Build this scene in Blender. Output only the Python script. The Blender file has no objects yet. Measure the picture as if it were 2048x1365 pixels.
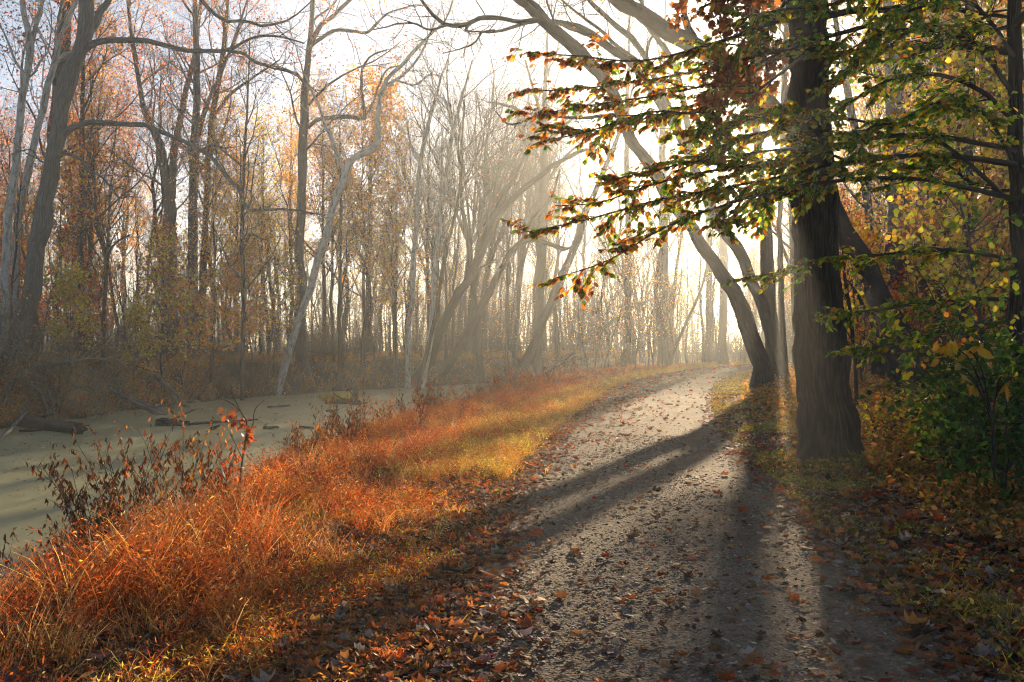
SEED = 5; HAZE = 0.0017; SUN_E = 5.0; SKY = 0.055; EXPO = 1.85; DEN = True; PREF = 'NONE'
import bpy, math, numpy as np
from mathutils import Vector
rng = np.random.default_rng(11)
sc = bpy.context.scene
COL = sc.collection
F = 1990.0; HX = 1024.0; HY = 700.0; EYE = 1.6
WL = -1.2
def P(px, py, Y): return np.array([(px-HX)/F*Y, Y, EYE+(HY-py)/F*Y])
SUN = np.array([(1540-HX)/F, 1.0, (HY-293)/F]); SUN /= np.linalg.norm(SUN)

# ---------------------------------------------------------------- ground shape
def table(ys, xs):
    g = np.arange(-40, 330, 0.5); v = np.interp(g, ys, xs)
    for _ in range(2):
        w = np.convolve(np.pad(v, 6, mode='edge'), np.ones(13)/13, 'valid')
        a = np.clip((g-8)/30, 0.15, 1); v = v*(1-a)+w*a
    return lambda y: np.interp(y, g, v)
TY = [-40,0,4.8,6.4,8,10.6,15.9,21.2,31.8,45,63.7,84,110,150,330]
pl = table(TY, [-.7,-.5,-.37,-.3,-.26,-.2,.37,1.1,2.65,4.9,9.5,15.9,27,50,170])
pr = table(TY, [2.0,2.15,2.33,2.48,2.66,3.0,3.7,4.4,6.4,9.2,14.3,21,33,57,178])
nb = table([-40,0,5,13,22,37,55,70,100,150,330], [-5.4,-5.2,-5,-5.2,-4.9,-3,-.4,3,12.5,35,150])
fb = table([-40,20,35,45,56,65,80,100,150,330], [-21,-19,-17.9,-17.3,-16,-12.6,-3.5,5,25,135])
def sm(t): t = np.clip(t, 0, 1); return t*t*(3-2*t)
def wob(x, y, f, s):
    return (np.sin(x*f*1.3+s+1.7*np.sin(y*f*.7+s*2))+np.sin(y*f*1.1+2*s+1.3*np.sin(x*f*.9+s))+np.sin((x+y)*f*2.3+s*3)*.5)/2.5
def ground(x, y):
    x = np.asarray(x, float); y = np.asarray(y, float)
    n, f, l, r = nb(y)+.35*wob(x*0, y, 1.1, 2.), fb(y)+.5*wob(x*0, y, .8, 5.), pl(y), pr(y)
    dn = x-n
    zn = -1.5+1.5*sm((dn+.5)/3.1)
    inp = np.clip(np.minimum(x-l, r-x)/.5+1, 0, 1)
    zn = zn + (.05*wob(x, y, .9, 1.)+.02*wob(x, y, 3.1, 4.))*sm(dn/3)*(1-inp)
    zr = np.clip(x-r-.5, 0, 60)
    zn = zn + .06*np.minimum(zr, 1.5)-.012*np.clip(zr-3, 0, 40)+.1*wob(x, y, .5, 7.)*sm(zr/4)
    df = f-x
    zf = -1.5+2.3*sm((df+.5)/3.3)+.16*wob(x, y, .7, 3.)*sm(df/3)+.06*wob(x, y, 2.3, 9.)*sm(df/1.5)
    wat = WL-.3-.5*np.clip(np.minimum(-dn, -df)-.5, 0, 1)
    return np.where(dn > -.5, zn, np.where(df > -.5, zf, wat))
def gz(x, y): return float(ground(x, y))
def hit(px, py, y0=4, y1=300):
    ys = np.geomspace(y0, y1, 4000); xs = (px-HX)/F*ys; zs = EYE+(HY-py)/F*ys
    k = np.argmax(np.maximum(ground(xs, ys), WL) > zs)
    return np.array([xs[k], ys[k], zs[k]])

# ---------------------------------------------------------------- mesh helpers
def unit(v): return v/np.maximum(np.linalg.norm(v, axis=-1, keepdims=True), 1e-9)
class G:                                   # geometry collector for ONE mesh
    def __init__(s): s.v=[]; s.t=[]; s.q=[]; s.c=[]; s.b=[]; s.n=0; s.sm=[]; 
    def add(s, v, t=None, q=None, c=None, b=None):
        v = np.asarray(v, float).reshape(-1, 3); m = len(v)
        s.v.append(v)
        if t is not None and len(t): s.t.append(np.asarray(t).reshape(-1, 3)+s.n)
        if q is not None and len(q): s.q.append(np.asarray(q).reshape(-1, 4)+s.n)
        s.c.append(np.ones((m, 3))*.5 if c is None else np.broadcast_to(c, (m, 3)))
        s.b.append(v.copy() if b is None else b)
        s.n += m; return s
    def build(s, name, mat, parent=None, smooth=False, origin=None, col=True, bk=False):
        me = bpy.data.meshes.new(name)
        v = np.concatenate(s.v) if s.v else np.zeros((0, 3))
        if origin is not None: v = v-np.asarray(origin)
        t = np.concatenate(s.t) if s.t else np.zeros((0, 3), int)
        q = np.concatenate(s.q) if s.q else np.zeros((0, 4), int)
        me.vertices.add(len(v)); me.vertices.foreach_set('co', v.astype(np.float32).ravel())
        li = np.concatenate([t.ravel(), q.ravel()]).astype(np.int32)
        me.loops.add(len(li)); me.loops.foreach_set('vertex_index', li)
        np_ = len(t)+len(q); me.polygons.add(np_)
        st = np.concatenate([np.arange(len(t))*3, len(t)*3+np.arange(len(q))*4]).astype(np.int32)
        me.polygons.foreach_set('loop_start', st)
        if smooth: me.polygons.foreach_set('use_smooth', np.ones(np_, bool))
        if col:
            a = me.attributes.new('col', 'FLOAT_COLOR', 'POINT')
            a.data.foreach_set('color', np.c_[np.concatenate(s.c), np.ones(len(v))].astype(np.float32).ravel())
        if bk:
            a = me.attributes.new('bk', 'FLOAT_VECTOR', 'POINT')
            a.data.foreach_set('vector', np.concatenate(s.b).astype(np.float32).ravel())
        me.update(calc_edges=True); me.validate()
        me.materials.append(mat)
        o = bpy.data.objects.new(name, me); COL.objects.link(o)
        if origin is not None and parent is None: o.location = origin
        if parent is not None: o.parent = parent
        return o
def tag(o, label=None, cat=None, group=None, kind=None):
    if label: o['label'] = label
    if cat: o['category'] = cat
    if group: o['group'] = group
    if kind: o['kind'] = kind
    return o
def empty(name, loc):
    o = bpy.data.objects.new(name, None); COL.objects.link(o); o.location = loc
    o.empty_display_size = .2; return o
def copy_tree(o, parent=None):
    c = o.copy(); COL.objects.link(c)
    if parent is not None: c.parent = parent
    for ch in list(o.children): copy_tree(ch, c)
    return c

def tubes(g, Pts, R, ns, c=None):
    """Pts (B,n,3), R (B,n): B tapered tubes"""
    B, n, _ = Pts.shape
    if B == 0: return
    T = unit(np.gradient(Pts, axis=1))
    D = unit(Pts[:, -1]-Pts[:, 0])
    h = np.where(np.abs(D[:, 2:3]) < .8, np.array([[0, 0, 1.]]), np.array([[1., 0, 0]]))
    ref = unit(np.cross(D, h))[:, None, :]
    U = unit(ref-(ref*T).sum(-1, keepdims=True)*T); W = np.cross(T, U)
    a = np.arange(ns)/ns*2*np.pi
    ca, sa = np.cos(a)[None, None, :, None], np.sin(a)[None, None, :, None]
    ring = U[:, :, None]*ca+W[:, :, None]*sa
    V = Pts[:, :, None]+ring*R[:, :, None, None]
    s = np.concatenate([np.zeros((B, 1)), np.cumsum(np.linalg.norm(np.diff(Pts, axis=1), axis=-1), 1)], 1)
    off = rng.random((B, 1, 1))*20
    r0 = R[:, :1, None]*np.ones((B, n, 1))
    bk = np.stack([np.cos(a)*r0+off, np.sin(a)*r0+off*.7, s[:, :, None]+off*3+0*a], -1)
    idx = np.arange(B*n*ns).reshape(B, n, ns)
    i0 = idx[:, :-1]; i1 = idx[:, 1:]
    q = np.stack([i0, np.roll(i0, -1, 2), np.roll(i1, -1, 2), i1], -1).reshape(-1, 4)
    if c is not None and np.ndim(c) == 2: c = np.repeat(c, n*ns, 0)
    g.add(V.reshape(-1, 3), q=q, b=bk.reshape(-1, 3), c=c)

def grow(Pts, R, k, t0, t1, ang, length, n=5, wander=.15, up=0., rf=.6, tip=.25, lenT=None, flat=0., tw=.013):
    """k children on each of B parents -> (B*k,n,3),(B*k,n)"""
    B, m, _ = Pts.shape
    t = t0+(t1-t0)*((np.arange(k)[None]+rng.random((B, k)))/k)
    f = t*(m-1); i = np.clip(f.astype(int), 0, m-2); u = (f-i)[..., None]
    bi = np.arange(B)[:, None]
    S = Pts[bi, i]*(1-u)+Pts[bi, i+1]*u
    r = R[bi, i]*(1-u[..., 0])+R[bi, i+1]*u[..., 0]
    T = unit(Pts[bi, i+1]-Pts[bi, i])
    rv = rng.normal(size=(B, k, 3)); rv[..., 2] *= (1-flat)
    N = unit(rv-(rv*T).sum(-1, keepdims=True)*T)
    a = np.radians(ang)*(.7+.6*rng.random((B, k, 1)))
    d = unit(T*np.cos(a)+N*np.sin(a))
    L = length*(.6+.8*rng.random((B, k)))
    if lenT is not None: L = L*lenT(t)
    d = d.reshape(-1, 3); S = S.reshape(-1, 3); L = L.reshape(-1); r = r.reshape(-1)
    out = np.zeros((B*k, n, 3)); out[:, 0] = S
    for j in range(1, n):
        w = rng.normal(size=d.shape)*wander; w[:, 2] *= (1-flat*.7)
        d = unit(d+w+np.array([0, 0, up]))
        out[:, j] = out[:, j-1]+d*(L/(n-1))[:, None]
    rr = np.minimum(r*rf, L*tw+.002)
    return out, rr[:, None]*np.linspace(1, tip, n)[None]

def along(Pts, k, t0=.2, t1=1.):
    B, m, _ = Pts.shape
    t = t0+(t1-t0)*rng.random((B, k)); f = t*(m-1); i = np.clip(f.astype(int), 0, m-2); u = (f-i)[..., None]
    bi = np.arange(B)[:, None]
    return (Pts[bi, i]*(1-u)+Pts[bi, i+1]*u).reshape(-1, 3), unit(Pts[bi, i+1]-Pts[bi, i]).reshape(-1, 3)

# leaf outlines: (along, across, up)
OVAL_V = np.array([[0,0,0],[.28,-.3,.05],[.62,-.3,.04],[1,0,-.06],[.62,.3,.04],[.28,.3,.05],[.28,0,-.03],[.62,0,-.04]])
OVAL_T = np.array([[0,6,1],[0,5,6],[6,7,1],[1,7,2],[5,4,6],[6,4,7],[7,3,2],[7,4,3]])
DIA_V = np.array([[0,0,0],[.45,-.26,.05],[1,0,-.03],[.45,.26,.05]]); DIA_T = np.array([[0,1,2],[0,2,3]])
LOBE_V = np.array([[.42,0,-.03],[0,0,0],[.1,-.28,.1],[.24,-.5,.16],[.38,-.33,.05],[.66,-.46,.14],[.74,-.24,.02],[1,0,.08],
                   [.74,.22,.02],[.64,.44,.12],[.38,.31,.05],[.22,.5,.16],[.1,.27,.1]])
LOBE_T = np.array([[0, i, i+1 if i < 12 else 1] for i in range(1, 13)])
BLADE_V = np.array([[0,-.05,0],[0,.05,0],[.5,-.045,.0],[.5,.045,.0],[1,0,0]]); 
TM = {'oval': (OVAL_V, OVAL_T), 'dia': (DIA_V, DIA_T), 'lobe': (LOBE_V, LOBE_T)}
def leaves(g, pos, d, nrm, size, kind, cols, width=1., curl=0.):
    tv, tt = TM[kind]; N = len(pos)
    if N == 0: return
    d = unit(d); side = unit(np.cross(nrm, d)); nn = np.cross(d, side)
    size = np.broadcast_to(size, (N,))[:, None, None]
    x = tv[None, :, 0:1]; y = tv[None, :, 1:2]*width; z = tv[None, :, 2:3]
    if np.any(curl):
        cu = np.broadcast_to(curl, (N,))[:, None, None]
        z = z+cu*((x-.5)**2*1.2+y**2*1.6-.1)
    V = pos[:, None]+size*(x*d[:, None]+y*side[:, None]+z*nn[:, None])
    T = (tt[None]+np.arange(N)[:, None, None]*len(tv)).reshape(-1, 3)
    g.add(V.reshape(-1, 3), t=T, c=np.repeat(cols, len(tv), 0))
def pick(pal, n, jit=.2, w=None):
    pal = np.array(pal, float); c = pal[rng.choice(len(pal), n, p=w)]
    return np.clip(c*np.exp(rng.normal(size=(n, 1))*jit)*np.exp(rng.normal(size=(n, 3))*jit*.3), 0, 1)
def rdir(n, zs=1.): 
    v = rng.normal(size=(n, 3)); v[:, 2] *= zs; return unit(v)
def blades(g, pos, h, lean, w, cols, droop=.35):
    """thin three-step grass blades"""
    N = len(pos); az = rng.random(N)*2*np.pi
    ld = np.c_[np.cos(az), np.sin(az), np.zeros(N)]
    h = np.broadcast_to(h, (N,)); lean = np.broadcast_to(lean, (N,)); w = np.broadcast_to(w, (N,))
    sd = np.c_[-np.sin(az+1.2), np.cos(az+1.2), np.zeros(N)]
    up = np.array([0, 0, 1.])
    V = np.zeros((N, 7, 3))
    for j, (t, ww) in enumerate(((0, 1.), (.4, .9), (.75, .6))):
        c = pos+ld*(h*lean*t**1.8)[:, None]+up*(h*(t-droop*lean*t**3))[:, None]
        V[:, 2*j] = c-sd*(w*ww*.5)[:, None]; V[:, 2*j+1] = c+sd*(w*ww*.5)[:, None]
    V[:, 6] = pos+ld*(h*lean)[:, None]+up*(h*(1-droop*lean))[:, None]
    o = np.arange(N)[:, None, None]*7
    q = (np.array([[0,1,3,2],[2,3,5,4]])[None]+o).reshape(-1, 4); t = (np.array([[4,5,6]])[None]+o).reshape(-1, 3)
    g.add(V.reshape(-1, 3), t=t, q=q, c=np.repeat(cols, 7, 0))

# ---------------------------------------------------------------- materials
def mat(name):
    m = bpy.data.materials.new(name); m.use_nodes = True; nt = m.node_tree; nt.nodes.clear()
    out = nt.nodes.new('ShaderNodeOutputMaterial')
    def N(t, inp=None, **kw):
        n = nt.nodes.new('ShaderNode'+t)
        for k, v in kw.items(): setattr(n, k, v)
        for k, v in (inp or {}).items():
            if isinstance(v, bpy.types.NodeSocket): nt.links.new(v, n.inputs[k])
            else: n.inputs[k].default_value = v
        return n
    return m, nt, N, out
def ramp(N, fac, stops):
    r = N('ValToRGB', {'Fac': fac}); e = r.color_ramp.elements
    while len(e) < len(stops): e.new(.5)
    for el, (p, c) in zip(e, stops): el.position = p; el.color = (*c, 1)
    return r.outputs['Color']
def m_bark(name, dark, light, sc_=9., stretch=.16, bump=.6, moss=None, lo=.38, hi=.64):
    m, nt, N, out = mat(name)
    at = N('Attribute', attribute_name='bk').outputs['Vector']
    mp = N('Mapping', {'Vector': at, 'Scale': (1, 1, stretch)}).outputs[0]
    n1 = N('TexNoise', {'Vector': mp, 'Scale': sc_, 'Detail': 8., 'Roughness': .65, 'Distortion': .4}).outputs['Fac']
    n2 = N('TexNoise', {'Vector': at, 'Scale': 1.3, 'Detail': 4.}).outputs['Fac']
    c = ramp(N, n1, [(lo, dark), (hi, light)])
    if moss:
        f = ramp(N, n2, [(.5, (0, 0, 0)), (.68, (1, 1, 1))])
        c = N('MixRGB', {'Fac': f, 'Color1': c, 'Color2': (*moss, 1)}).outputs[0]
    b = N('Bump', {'Height': n1, 'Strength': bump, 'Distance': .03}).outputs[0]
    p = N('BsdfPrincipled', {'Base Color': c, 'Roughness': .85, 'Normal': b, 'Specular IOR Level': .25})
    nt.links.new(p.outputs[0], out.inputs[0]); return m
def m_leaf(name, trans=.62, rough=.45, spec=.35, tint=(1.6, 1.35, .6), vein=0.):
    m, nt, N, out = mat(name)
    c = N('Attribute', attribute_name='col').outputs['Color']
    if vein:
        tc = N('TexCoord').outputs['Object']
        n = N('TexNoise', {'Vector': tc, 'Scale': 60., 'Detail': 4.}).outputs['Fac']
        n = ramp(N, n, [(.35, (.55, .5, .45)), (.6, (1.05, 1.05, 1.05))])
        c = N('MixRGB', {'Fac': vein, 'Color1': c, 'Color2': n}, blend_type='MULTIPLY').outputs[0]
    p = N('BsdfPrincipled', {'Base Color': c, 'Roughness': rough, 'Specular IOR Level': spec})
    ct = N('MixRGB', {'Fac': 1., 'Color1': c, 'Color2': (*tint, 1)}, blend_type='MULTIPLY').outputs[0]
    t = N('BsdfTranslucent', {'Color': ct})
    x = N('MixShader', {0: trans, 1: p.outputs[0], 2: t.outputs[0]})
    nt.links.new(x.outputs[0], out.inputs[0]); return m
def m_ground():
    m, nt, N, out = mat('forest_soil')
    tc = N('TexCoord').outputs['Object']
    a = N('TexNoise', {'Vector': tc, 'Scale': 1.1, 'Detail': 9., 'Roughness': .7}).outputs['Fac']
    v = N('TexVoronoi', {'Vector': tc, 'Scale': 14., 'Randomness': 1.}).outputs['Color']
    c = ramp(N, a, [(.3, (.035, .022, .012)), (.55, (.085, .052, .028)), (.75, (.13, .075, .035))])
    c = N('MixRGB', {'Fac': .35, 'Color1': c, 'Color2': v}, blend_type='OVERLAY').outputs[0]
    n3 = N('TexNoise', {'Vector': tc, 'Scale': 22., 'Detail': 6.}).outputs['Fac']
    b = N('Bump', {'Height': n3, 'Strength': .8, 'Distance': .05}).outputs[0]
    p = N('BsdfPrincipled', {'Base Color': c, 'Roughness': .9, 'Normal': b, 'Specular IOR Level': .2})
    nt.links.new(p.outputs[0], out.inputs[0]); return m
def m_path():
    m, nt, N, out = mat('gravel_path')
    tc = N('TexCoord').outputs['Object']
    big = N('TexNoise', {'Vector': tc, 'Scale': .8, 'Detail': 6., 'Roughness': .65}).outputs['Fac']
    vo = N('TexVoronoi', {'Vector': tc, 'Scale': 38., 'Randomness': 1.})
    v2 = N('TexVoronoi', {'Vector': tc, 'Scale': 95., 'Randomness': 1.})
    fine = N('TexNoise', {'Vector': tc, 'Scale': 160., 'Detail': 3.}).outputs['Fac']
    base = ramp(N, big, [(.32, (.092, .06, .038)), (.5, (.165, .11, .07)), (.7, (.235, .165, .11))])
    g1 = N('RGBToBW', {'Color': vo.outputs['Color']}).outputs[0]
    c = N('MixRGB', {'Fac': .45, 'Color1': base, 'Color2': ramp(N, g1, [(.15, (.055, .04, .028)), (.5, (.175, .13, .09)), (.9, (.36, .29, .215))])}).outputs[0]
    c = N('MixRGB', {'Fac': .25, 'Color1': c, 'Color2': ramp(N, fine, [(.3, (.05, .04, .03)), (.7, (.3, .26, .21))])}).outputs[0]
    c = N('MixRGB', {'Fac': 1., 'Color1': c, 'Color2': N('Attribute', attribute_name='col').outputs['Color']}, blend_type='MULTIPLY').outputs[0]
    h1 = N('Math', {0: vo.outputs['Distance'], 1: -1.}, operation='MULTIPLY').outputs[0]
    b1 = N('Bump', {'Height': h1, 'Strength': .9, 'Distance': .012}).outputs[0]
    h2 = N('Math', {0: v2.outputs['Distance'], 1: -1.}, operation='MULTIPLY').outputs[0]
    b2 = N('Bump', {'Height': h2, 'Strength': .6, 'Distance': .006, 'Normal': b1}).outputs[0]
    p = N('BsdfPrincipled', {'Base Color': c, 'Roughness': .9, 'Normal': b2, 'Specular IOR Level': .08})
    nt.links.new(p.outputs[0], out.inputs[0]); return m
def m_water():
    m, nt, N, out = mat('duckweed_water')
    tc = N('TexCoord').outputs['Object']
    mp = N('Mapping', {'Vector': tc, 'Scale': (1., .45, 1.)}).outputs[0]
    big = N('TexNoise', {'Vector': mp, 'Scale': .55, 'Detail': 9., 'Roughness': .75}).outputs['Fac']
    sp = N('TexVoronoi', {'Vector': tc, 'Scale': 11., 'Randomness': 1.}).outputs['Distance']
    fi = N('TexNoise', {'Vector': tc, 'Scale': 45., 'Detail': 4., 'Roughness': .7}).outputs['Fac']
    c = ramp(N, big, [(.26, (.05, .06, .028)), (.35, (.18, .19, .08)), (.5, (.33, .32, .14)), (.66, (.52, .47, .22))])
    c = N('MixRGB', {'Fac': ramp(N, fi, [(.42, (0,)*3), (.66, (.7,)*3)]), 'Color1': c, 'Color2': (.4, .38, .2, 1)}).outputs[0]
    c = N('MixRGB', {'Fac': ramp(N, sp, [(.06, (1,)*3), (.13, (0,)*3)]), 'Color1': c, 'Color2': (.5, .44, .24, 1)}).outputs[0]
    r = N('MapRange', {0: big, 1: .35, 2: .65, 3: .28, 4: .5}).outputs[0]
    b = N('Bump', {'Height': fi, 'Strength': .5, 'Distance': .012}).outputs[0]
    p = N('BsdfPrincipled', {'Base Color': c, 'Roughness': r, 'Normal': b, 'Specular IOR Level': .45})
    nt.links.new(p.outputs[0], out.inputs[0]); return m
def m_plain(name, rough=.7, attr=True, color=(.3, .3, .3), bump=40.):
    m, nt, N, out = mat(name)
    tc = N('TexCoord').outputs['Object']
    n = N('TexNoise', {'Vector': tc, 'Scale': bump, 'Detail': 5.}).outputs['Fac']
    c = N('Attribute', attribute_name='col').outputs['Color'] if attr else N('RGB').outputs[0]
    c2 = N('MixRGB', {'Fac': .5, 'Color1': c, 'Color2': ramp(N, n, [(.3, (.4,)*3), (.7, (1.2,)*3)])}, blend_type='MULTIPLY').outputs[0]
    b = N('Bump', {'Height': n, 'Strength': .3, 'Distance': .01}).outputs[0]
    p = N('BsdfPrincipled', {'Base Color': c2, 'Roughness': rough, 'Normal': b, 'Specular IOR Level': .12})
    nt.links.new(p.outputs[0], out.inputs[0]); return m

M = dict(
    soil=m_ground(), path=m_path(), water=m_water(),
    bark=m_bark('brown_bark', (.022, .017, .013), (.1, .078, .058)),
    dark=m_bark('dark_ridged_bark', (.003, .0024, .002), (.06, .044, .031), 34., .1, 1., moss=(.032, .029, .02), lo=.46, hi=.57),
    grey=m_bark('grey_bark', (.016, .014, .012), (.075, .064, .052), 14., .2, .8),
    slate=m_bark('slate_grey_bark', (.042, .041, .04), (.155, .152, .146), 16., .16, .9),
    pale=m_bark('pale_sycamore_bark', (.15, .14, .12), (.52, .49, .43), 5., .5, .3, lo=.35, hi=.55),
    moss=m_bark('mossy_branch_bark', (.14, .12, .075), (.42, .36, .24), 14., .3, .6, moss=(.2, .18, .06)),
    dead=m_bark('weathered_dead_wood', (.09, .075, .06), (.36, .32, .27), 18., .08, .8),
    leaf=m_leaf('thin_autumn_leaf'), beech=m_leaf('glossy_beech_leaf', .6, .4, .3, vein=.3),
    grass=m_leaf('dry_grass', .55, .5, .3, (1.4, 1.15, .7)),
    litter=m_leaf('leaf_litter', .35, .7, .15, (1.2, 1., .8), vein=.5), stone=m_plain('river_gravel', .8),
)
rng = np.random.default_rng(101)
def axis(lo, hi, a, b, fine, ratio=1.07):
    core = list(np.arange(a, b, fine)); s = fine; x = a
    left = []
    while x > lo: s *= ratio; x -= s; left.append(x)
    s = fine; x = core[-1]; right = []
    while x < hi: s *= ratio; x += s; right.append(x)
    return np.array(left[::-1]+core+right)
gx = axis(-190, 210, -24, 13, .3); gy = axis(-34, 330, 3, 62, .35)
XX, YY = np.meshgrid(gx, gy); ZZ = ground(XX, YY)
def gridq(ny, nx):
    i = np.arange(ny*nx).reshape(ny, nx)
    return np.stack([i[:-1, :-1], i[:-1, 1:], i[1:, 1:], i[1:, :-1]], -1).reshape(-1, 4)
inpath = (XX > pl(YY)+.25) & (XX < pr(YY)-.25)
ZG = np.where(inpath, ZZ-.06, ZZ)
g = G(); g.add(np.stack([XX, YY, ZG], -1), q=gridq(len(gy), len(gx)))
tag(g.build('ground', M['soil'], smooth=True), kind='structure')
# path sheet, crowned, with two worn wheel tracks
py_ = np.concatenate([np.arange(-30, 60, .25), np.arange(60, 200, 1.)]); u = np.linspace(0, 1, 41)
UU, YP = np.meshgrid(u, py_); 
XP = pl(YP)-.15+(pr(YP)-pl(YP)+.3)*UU + .1*wob(YP*0, YP, 2.1, 3.)*np.where((UU < .06) | (UU > .94), 1, .2)
ed = np.minimum(UU, 1-UU)
ZP = .02*sm(ed/.08)-.012+.03*sm(ed/.4)-.02*np.exp(-((UU-.77)/.09)**2)-.016*np.exp(-((UU-.27)/.09)**2)+.008*wob(XP, YP, 2.7, 1.)
ZP = np.where(ed < .01, -.03, ZP)
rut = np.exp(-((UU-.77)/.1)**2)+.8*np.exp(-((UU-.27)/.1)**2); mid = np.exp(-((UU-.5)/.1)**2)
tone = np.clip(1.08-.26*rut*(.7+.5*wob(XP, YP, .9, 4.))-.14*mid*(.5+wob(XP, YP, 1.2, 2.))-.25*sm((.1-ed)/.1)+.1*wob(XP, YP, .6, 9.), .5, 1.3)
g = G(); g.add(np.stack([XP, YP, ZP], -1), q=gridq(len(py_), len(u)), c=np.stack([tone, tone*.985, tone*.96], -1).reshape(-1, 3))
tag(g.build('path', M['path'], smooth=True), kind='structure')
def pz(x, y):
    uu = (x-pl(y)+.15)/(pr(y)-pl(y)+.3); e = np.minimum(uu, 1-uu)
    return np.where(e > 0, .02*sm(e/.08)-.012+.03*sm(e/.4)-.02*np.exp(-((uu-.77)/.09)**2)-.016*np.exp(-((uu-.27)/.09)**2)+.008*wob(x, y, 2.7, 1.), -9)
def surf(x, y): return np.maximum(ground(x, y), pz(x, y))
g = G(); wx = np.linspace(-60, 110, 60); wy = np.linspace(-30, 240, 90)
WX, WY = np.meshgrid(wx, wy); g.add(np.stack([WX, WY, WX*0+WL], -1), q=gridq(90, 60))
tag(g.build('water', M['water'], smooth=True), kind='structure')

# gravel pebbles embedded in the near path: nobody could count them
t_ = (1+5**.5)/2
ICO = unit(np.array([[-1,t_,0],[1,t_,0],[-1,-t_,0],[1,-t_,0],[0,-1,t_],[0,1,t_],[0,-1,-t_],[0,1,-t_],[t_,0,-1],[t_,0,1],[-t_,0,-1],[-t_,0,1]]))
ICF = np.array([[0,11,5],[0,5,1],[0,1,7],[0,7,10],[0,10,11],[1,5,9],[5,11,4],[11,10,2],[10,7,6],[7,1,8],[3,9,4],[3,4,2],[3,2,6],[3,6,8],[3,8,9],[4,9,5],[2,4,11],[6,2,10],[8,6,7],[9,8,1]])
n = 80000
yy = 4.2+14*rng.random(n)**1.6; uu = rng.random(n)
keep = rng.random(n) < (1-.75*np.exp(-((uu-.77)/.1)**2))*(1-.35*np.exp(-((uu-.27)/.09)**2))*(.55+.45*wob(uu*3, yy, 1.4, 2.))
yy, uu = yy[keep], uu[keep]; n = len(yy)
xx = pl(yy)-.1+(pr(yy)-pl(yy)+.2)*uu
s = np.clip(.0053*np.exp(rng.normal(size=n)*.45), .003, .024)*(1+.03*(yy-4))
S3 = np.c_[s*(1+.5*rng.random(n)), s*(.75+.4*rng.random(n)), s*(.35+.3*rng.random(n))]
a = rng.random(n)*6.283; v = ICO[None]*S3[:, None]*(1+.13*rng.normal(size=(n, 12, 1)))
v = np.stack([v[..., 0]*np.cos(a)[:, None]-v[..., 1]*np.sin(a)[:, None], v[..., 0]*np.sin(a)[:, None]+v[..., 1]*np.cos(a)[:, None], v[..., 2]], -1)
v += np.c_[xx, yy, pz(xx, yy)+S3[:, 2]*.1][:, None]
g = G(); c = pick([(.21,.16,.11),(.28,.22,.155),(.15,.11,.075),(.38,.31,.23),(.24,.16,.1),(.2,.165,.125)], n, .25)
g.add(v, t=(ICF[None]+np.arange(n)[:, None, None]*12), c=np.repeat(c, 12, 0))
tag(g.build('gravel', M['stone'], smooth=True), kind='stuff')

rng = np.random.default_rng(102)
def scatter(n, y0, y1, xf0, xf1, powy=1.5):
    """n points between two curves, denser near the viewer"""
    y = y0*(y1/y0)**(rng.random(n)**powy); x = xf0(y)+(xf1(y)-xf0(y))*rng.random(n); return x, y
BANK = [(.43,.13,.03),(.48,.175,.042),(.32,.075,.02),(.5,.22,.065),(.37,.09,.028),(.25,.07,.025)]
g = G()
def bankw(y): return np.interp(y, [0,5,8,14,24,40,70,120], [-1.9,-1.5,-1.15,-.75,-.55,-.6,-1.,-1.8])   # inner edge relative to the path's left edge
# tufts: every tuft has its own height, colour and lean
def tufts(n, per, y0, y1, f0, f1, pw, hfun, pal, rad, lsz, nleaf, kfun, bw=.0055):
    cx, cy = scatter(n, y0, y1, f0, f1, pw); k = rng.random(n) < kfun(cx, cy); cx, cy = cx[k], cy[k]; n = len(cx)
    ch = hfun(cx, cy)*np.exp(np.clip(rng.normal(size=n)*.33, -.7, .45)); cc = pick(pal, n, .35); rr = rad*np.exp(rng.normal(size=n)*.3)
    i = np.repeat(np.arange(n), per); a = rng.random(len(i))*6.283; q = np.abs(rng.normal(size=len(i)))*.6
    x = cx[i]+np.cos(a)*q*rr[i]; y = cy[i]+np.sin(a)*q*rr[i]; z = ground(x, y); ok = z > WL+.01; i, a, q, x, y, z = i[ok], a[ok], q[ok], x[ok], y[ok], z[ok]
    far = 1+np.clip(y-8, 0, 60)*.022; h = ch[i]*(.55+.6*rng.random(len(i))); col = np.clip(cc[i]*np.exp(rng.normal(size=(len(i), 1))*.3), 0, .8)
    blades(g, np.c_[x, y, z-.01], h, .2+.9*rng.random(len(i))*(.5+q), bw*far, col, .4)
    j = np.repeat(np.arange(len(i)), nleaf); t = .15+.85*rng.random(len(j)); a2 = rng.random(len(j))*6.283
    lp = np.c_[x[j]+np.cos(a[j])*q[j]*t*h[j]*.5+np.cos(a2)*.05, y[j]+np.sin(a[j])*q[j]*t*h[j]*.5+np.sin(a2)*.05, z[j]+h[j]*t*.92]
    leaves(g, lp, rdir(len(j), .8)+np.array([0, 0, .1]), rdir(len(j))+np.array([0, 0, .5]), lsz*(.6+.9*rng.random(len(j)))*far[j]**.9, 'dia', np.clip(col[j]*np.exp(rng.normal(size=(len(j), 1))*.3), 0, .8), .5)
inner = lambda y: pl(y)+bankw(y)+.55
qf = lambda x, y: np.clip((inner(y)-x)/1.1, 0, 1)
hf = lambda x, y: np.interp(y, [9, 15, 40], [.82, .62, .58])*(.12+.34*qf(x, y))*(1+.35*wob(x, y, 1.1, 6.))
tufts(9000, 16, 3.8, 110, nb, inner, 1.1, hf, BANK, .14, .03, 4, lambda x, y: (.15+.85*qf(x, y))*np.clip(.65+.75*wob(x, y, 1.5, 2.), .06, 1))
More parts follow.
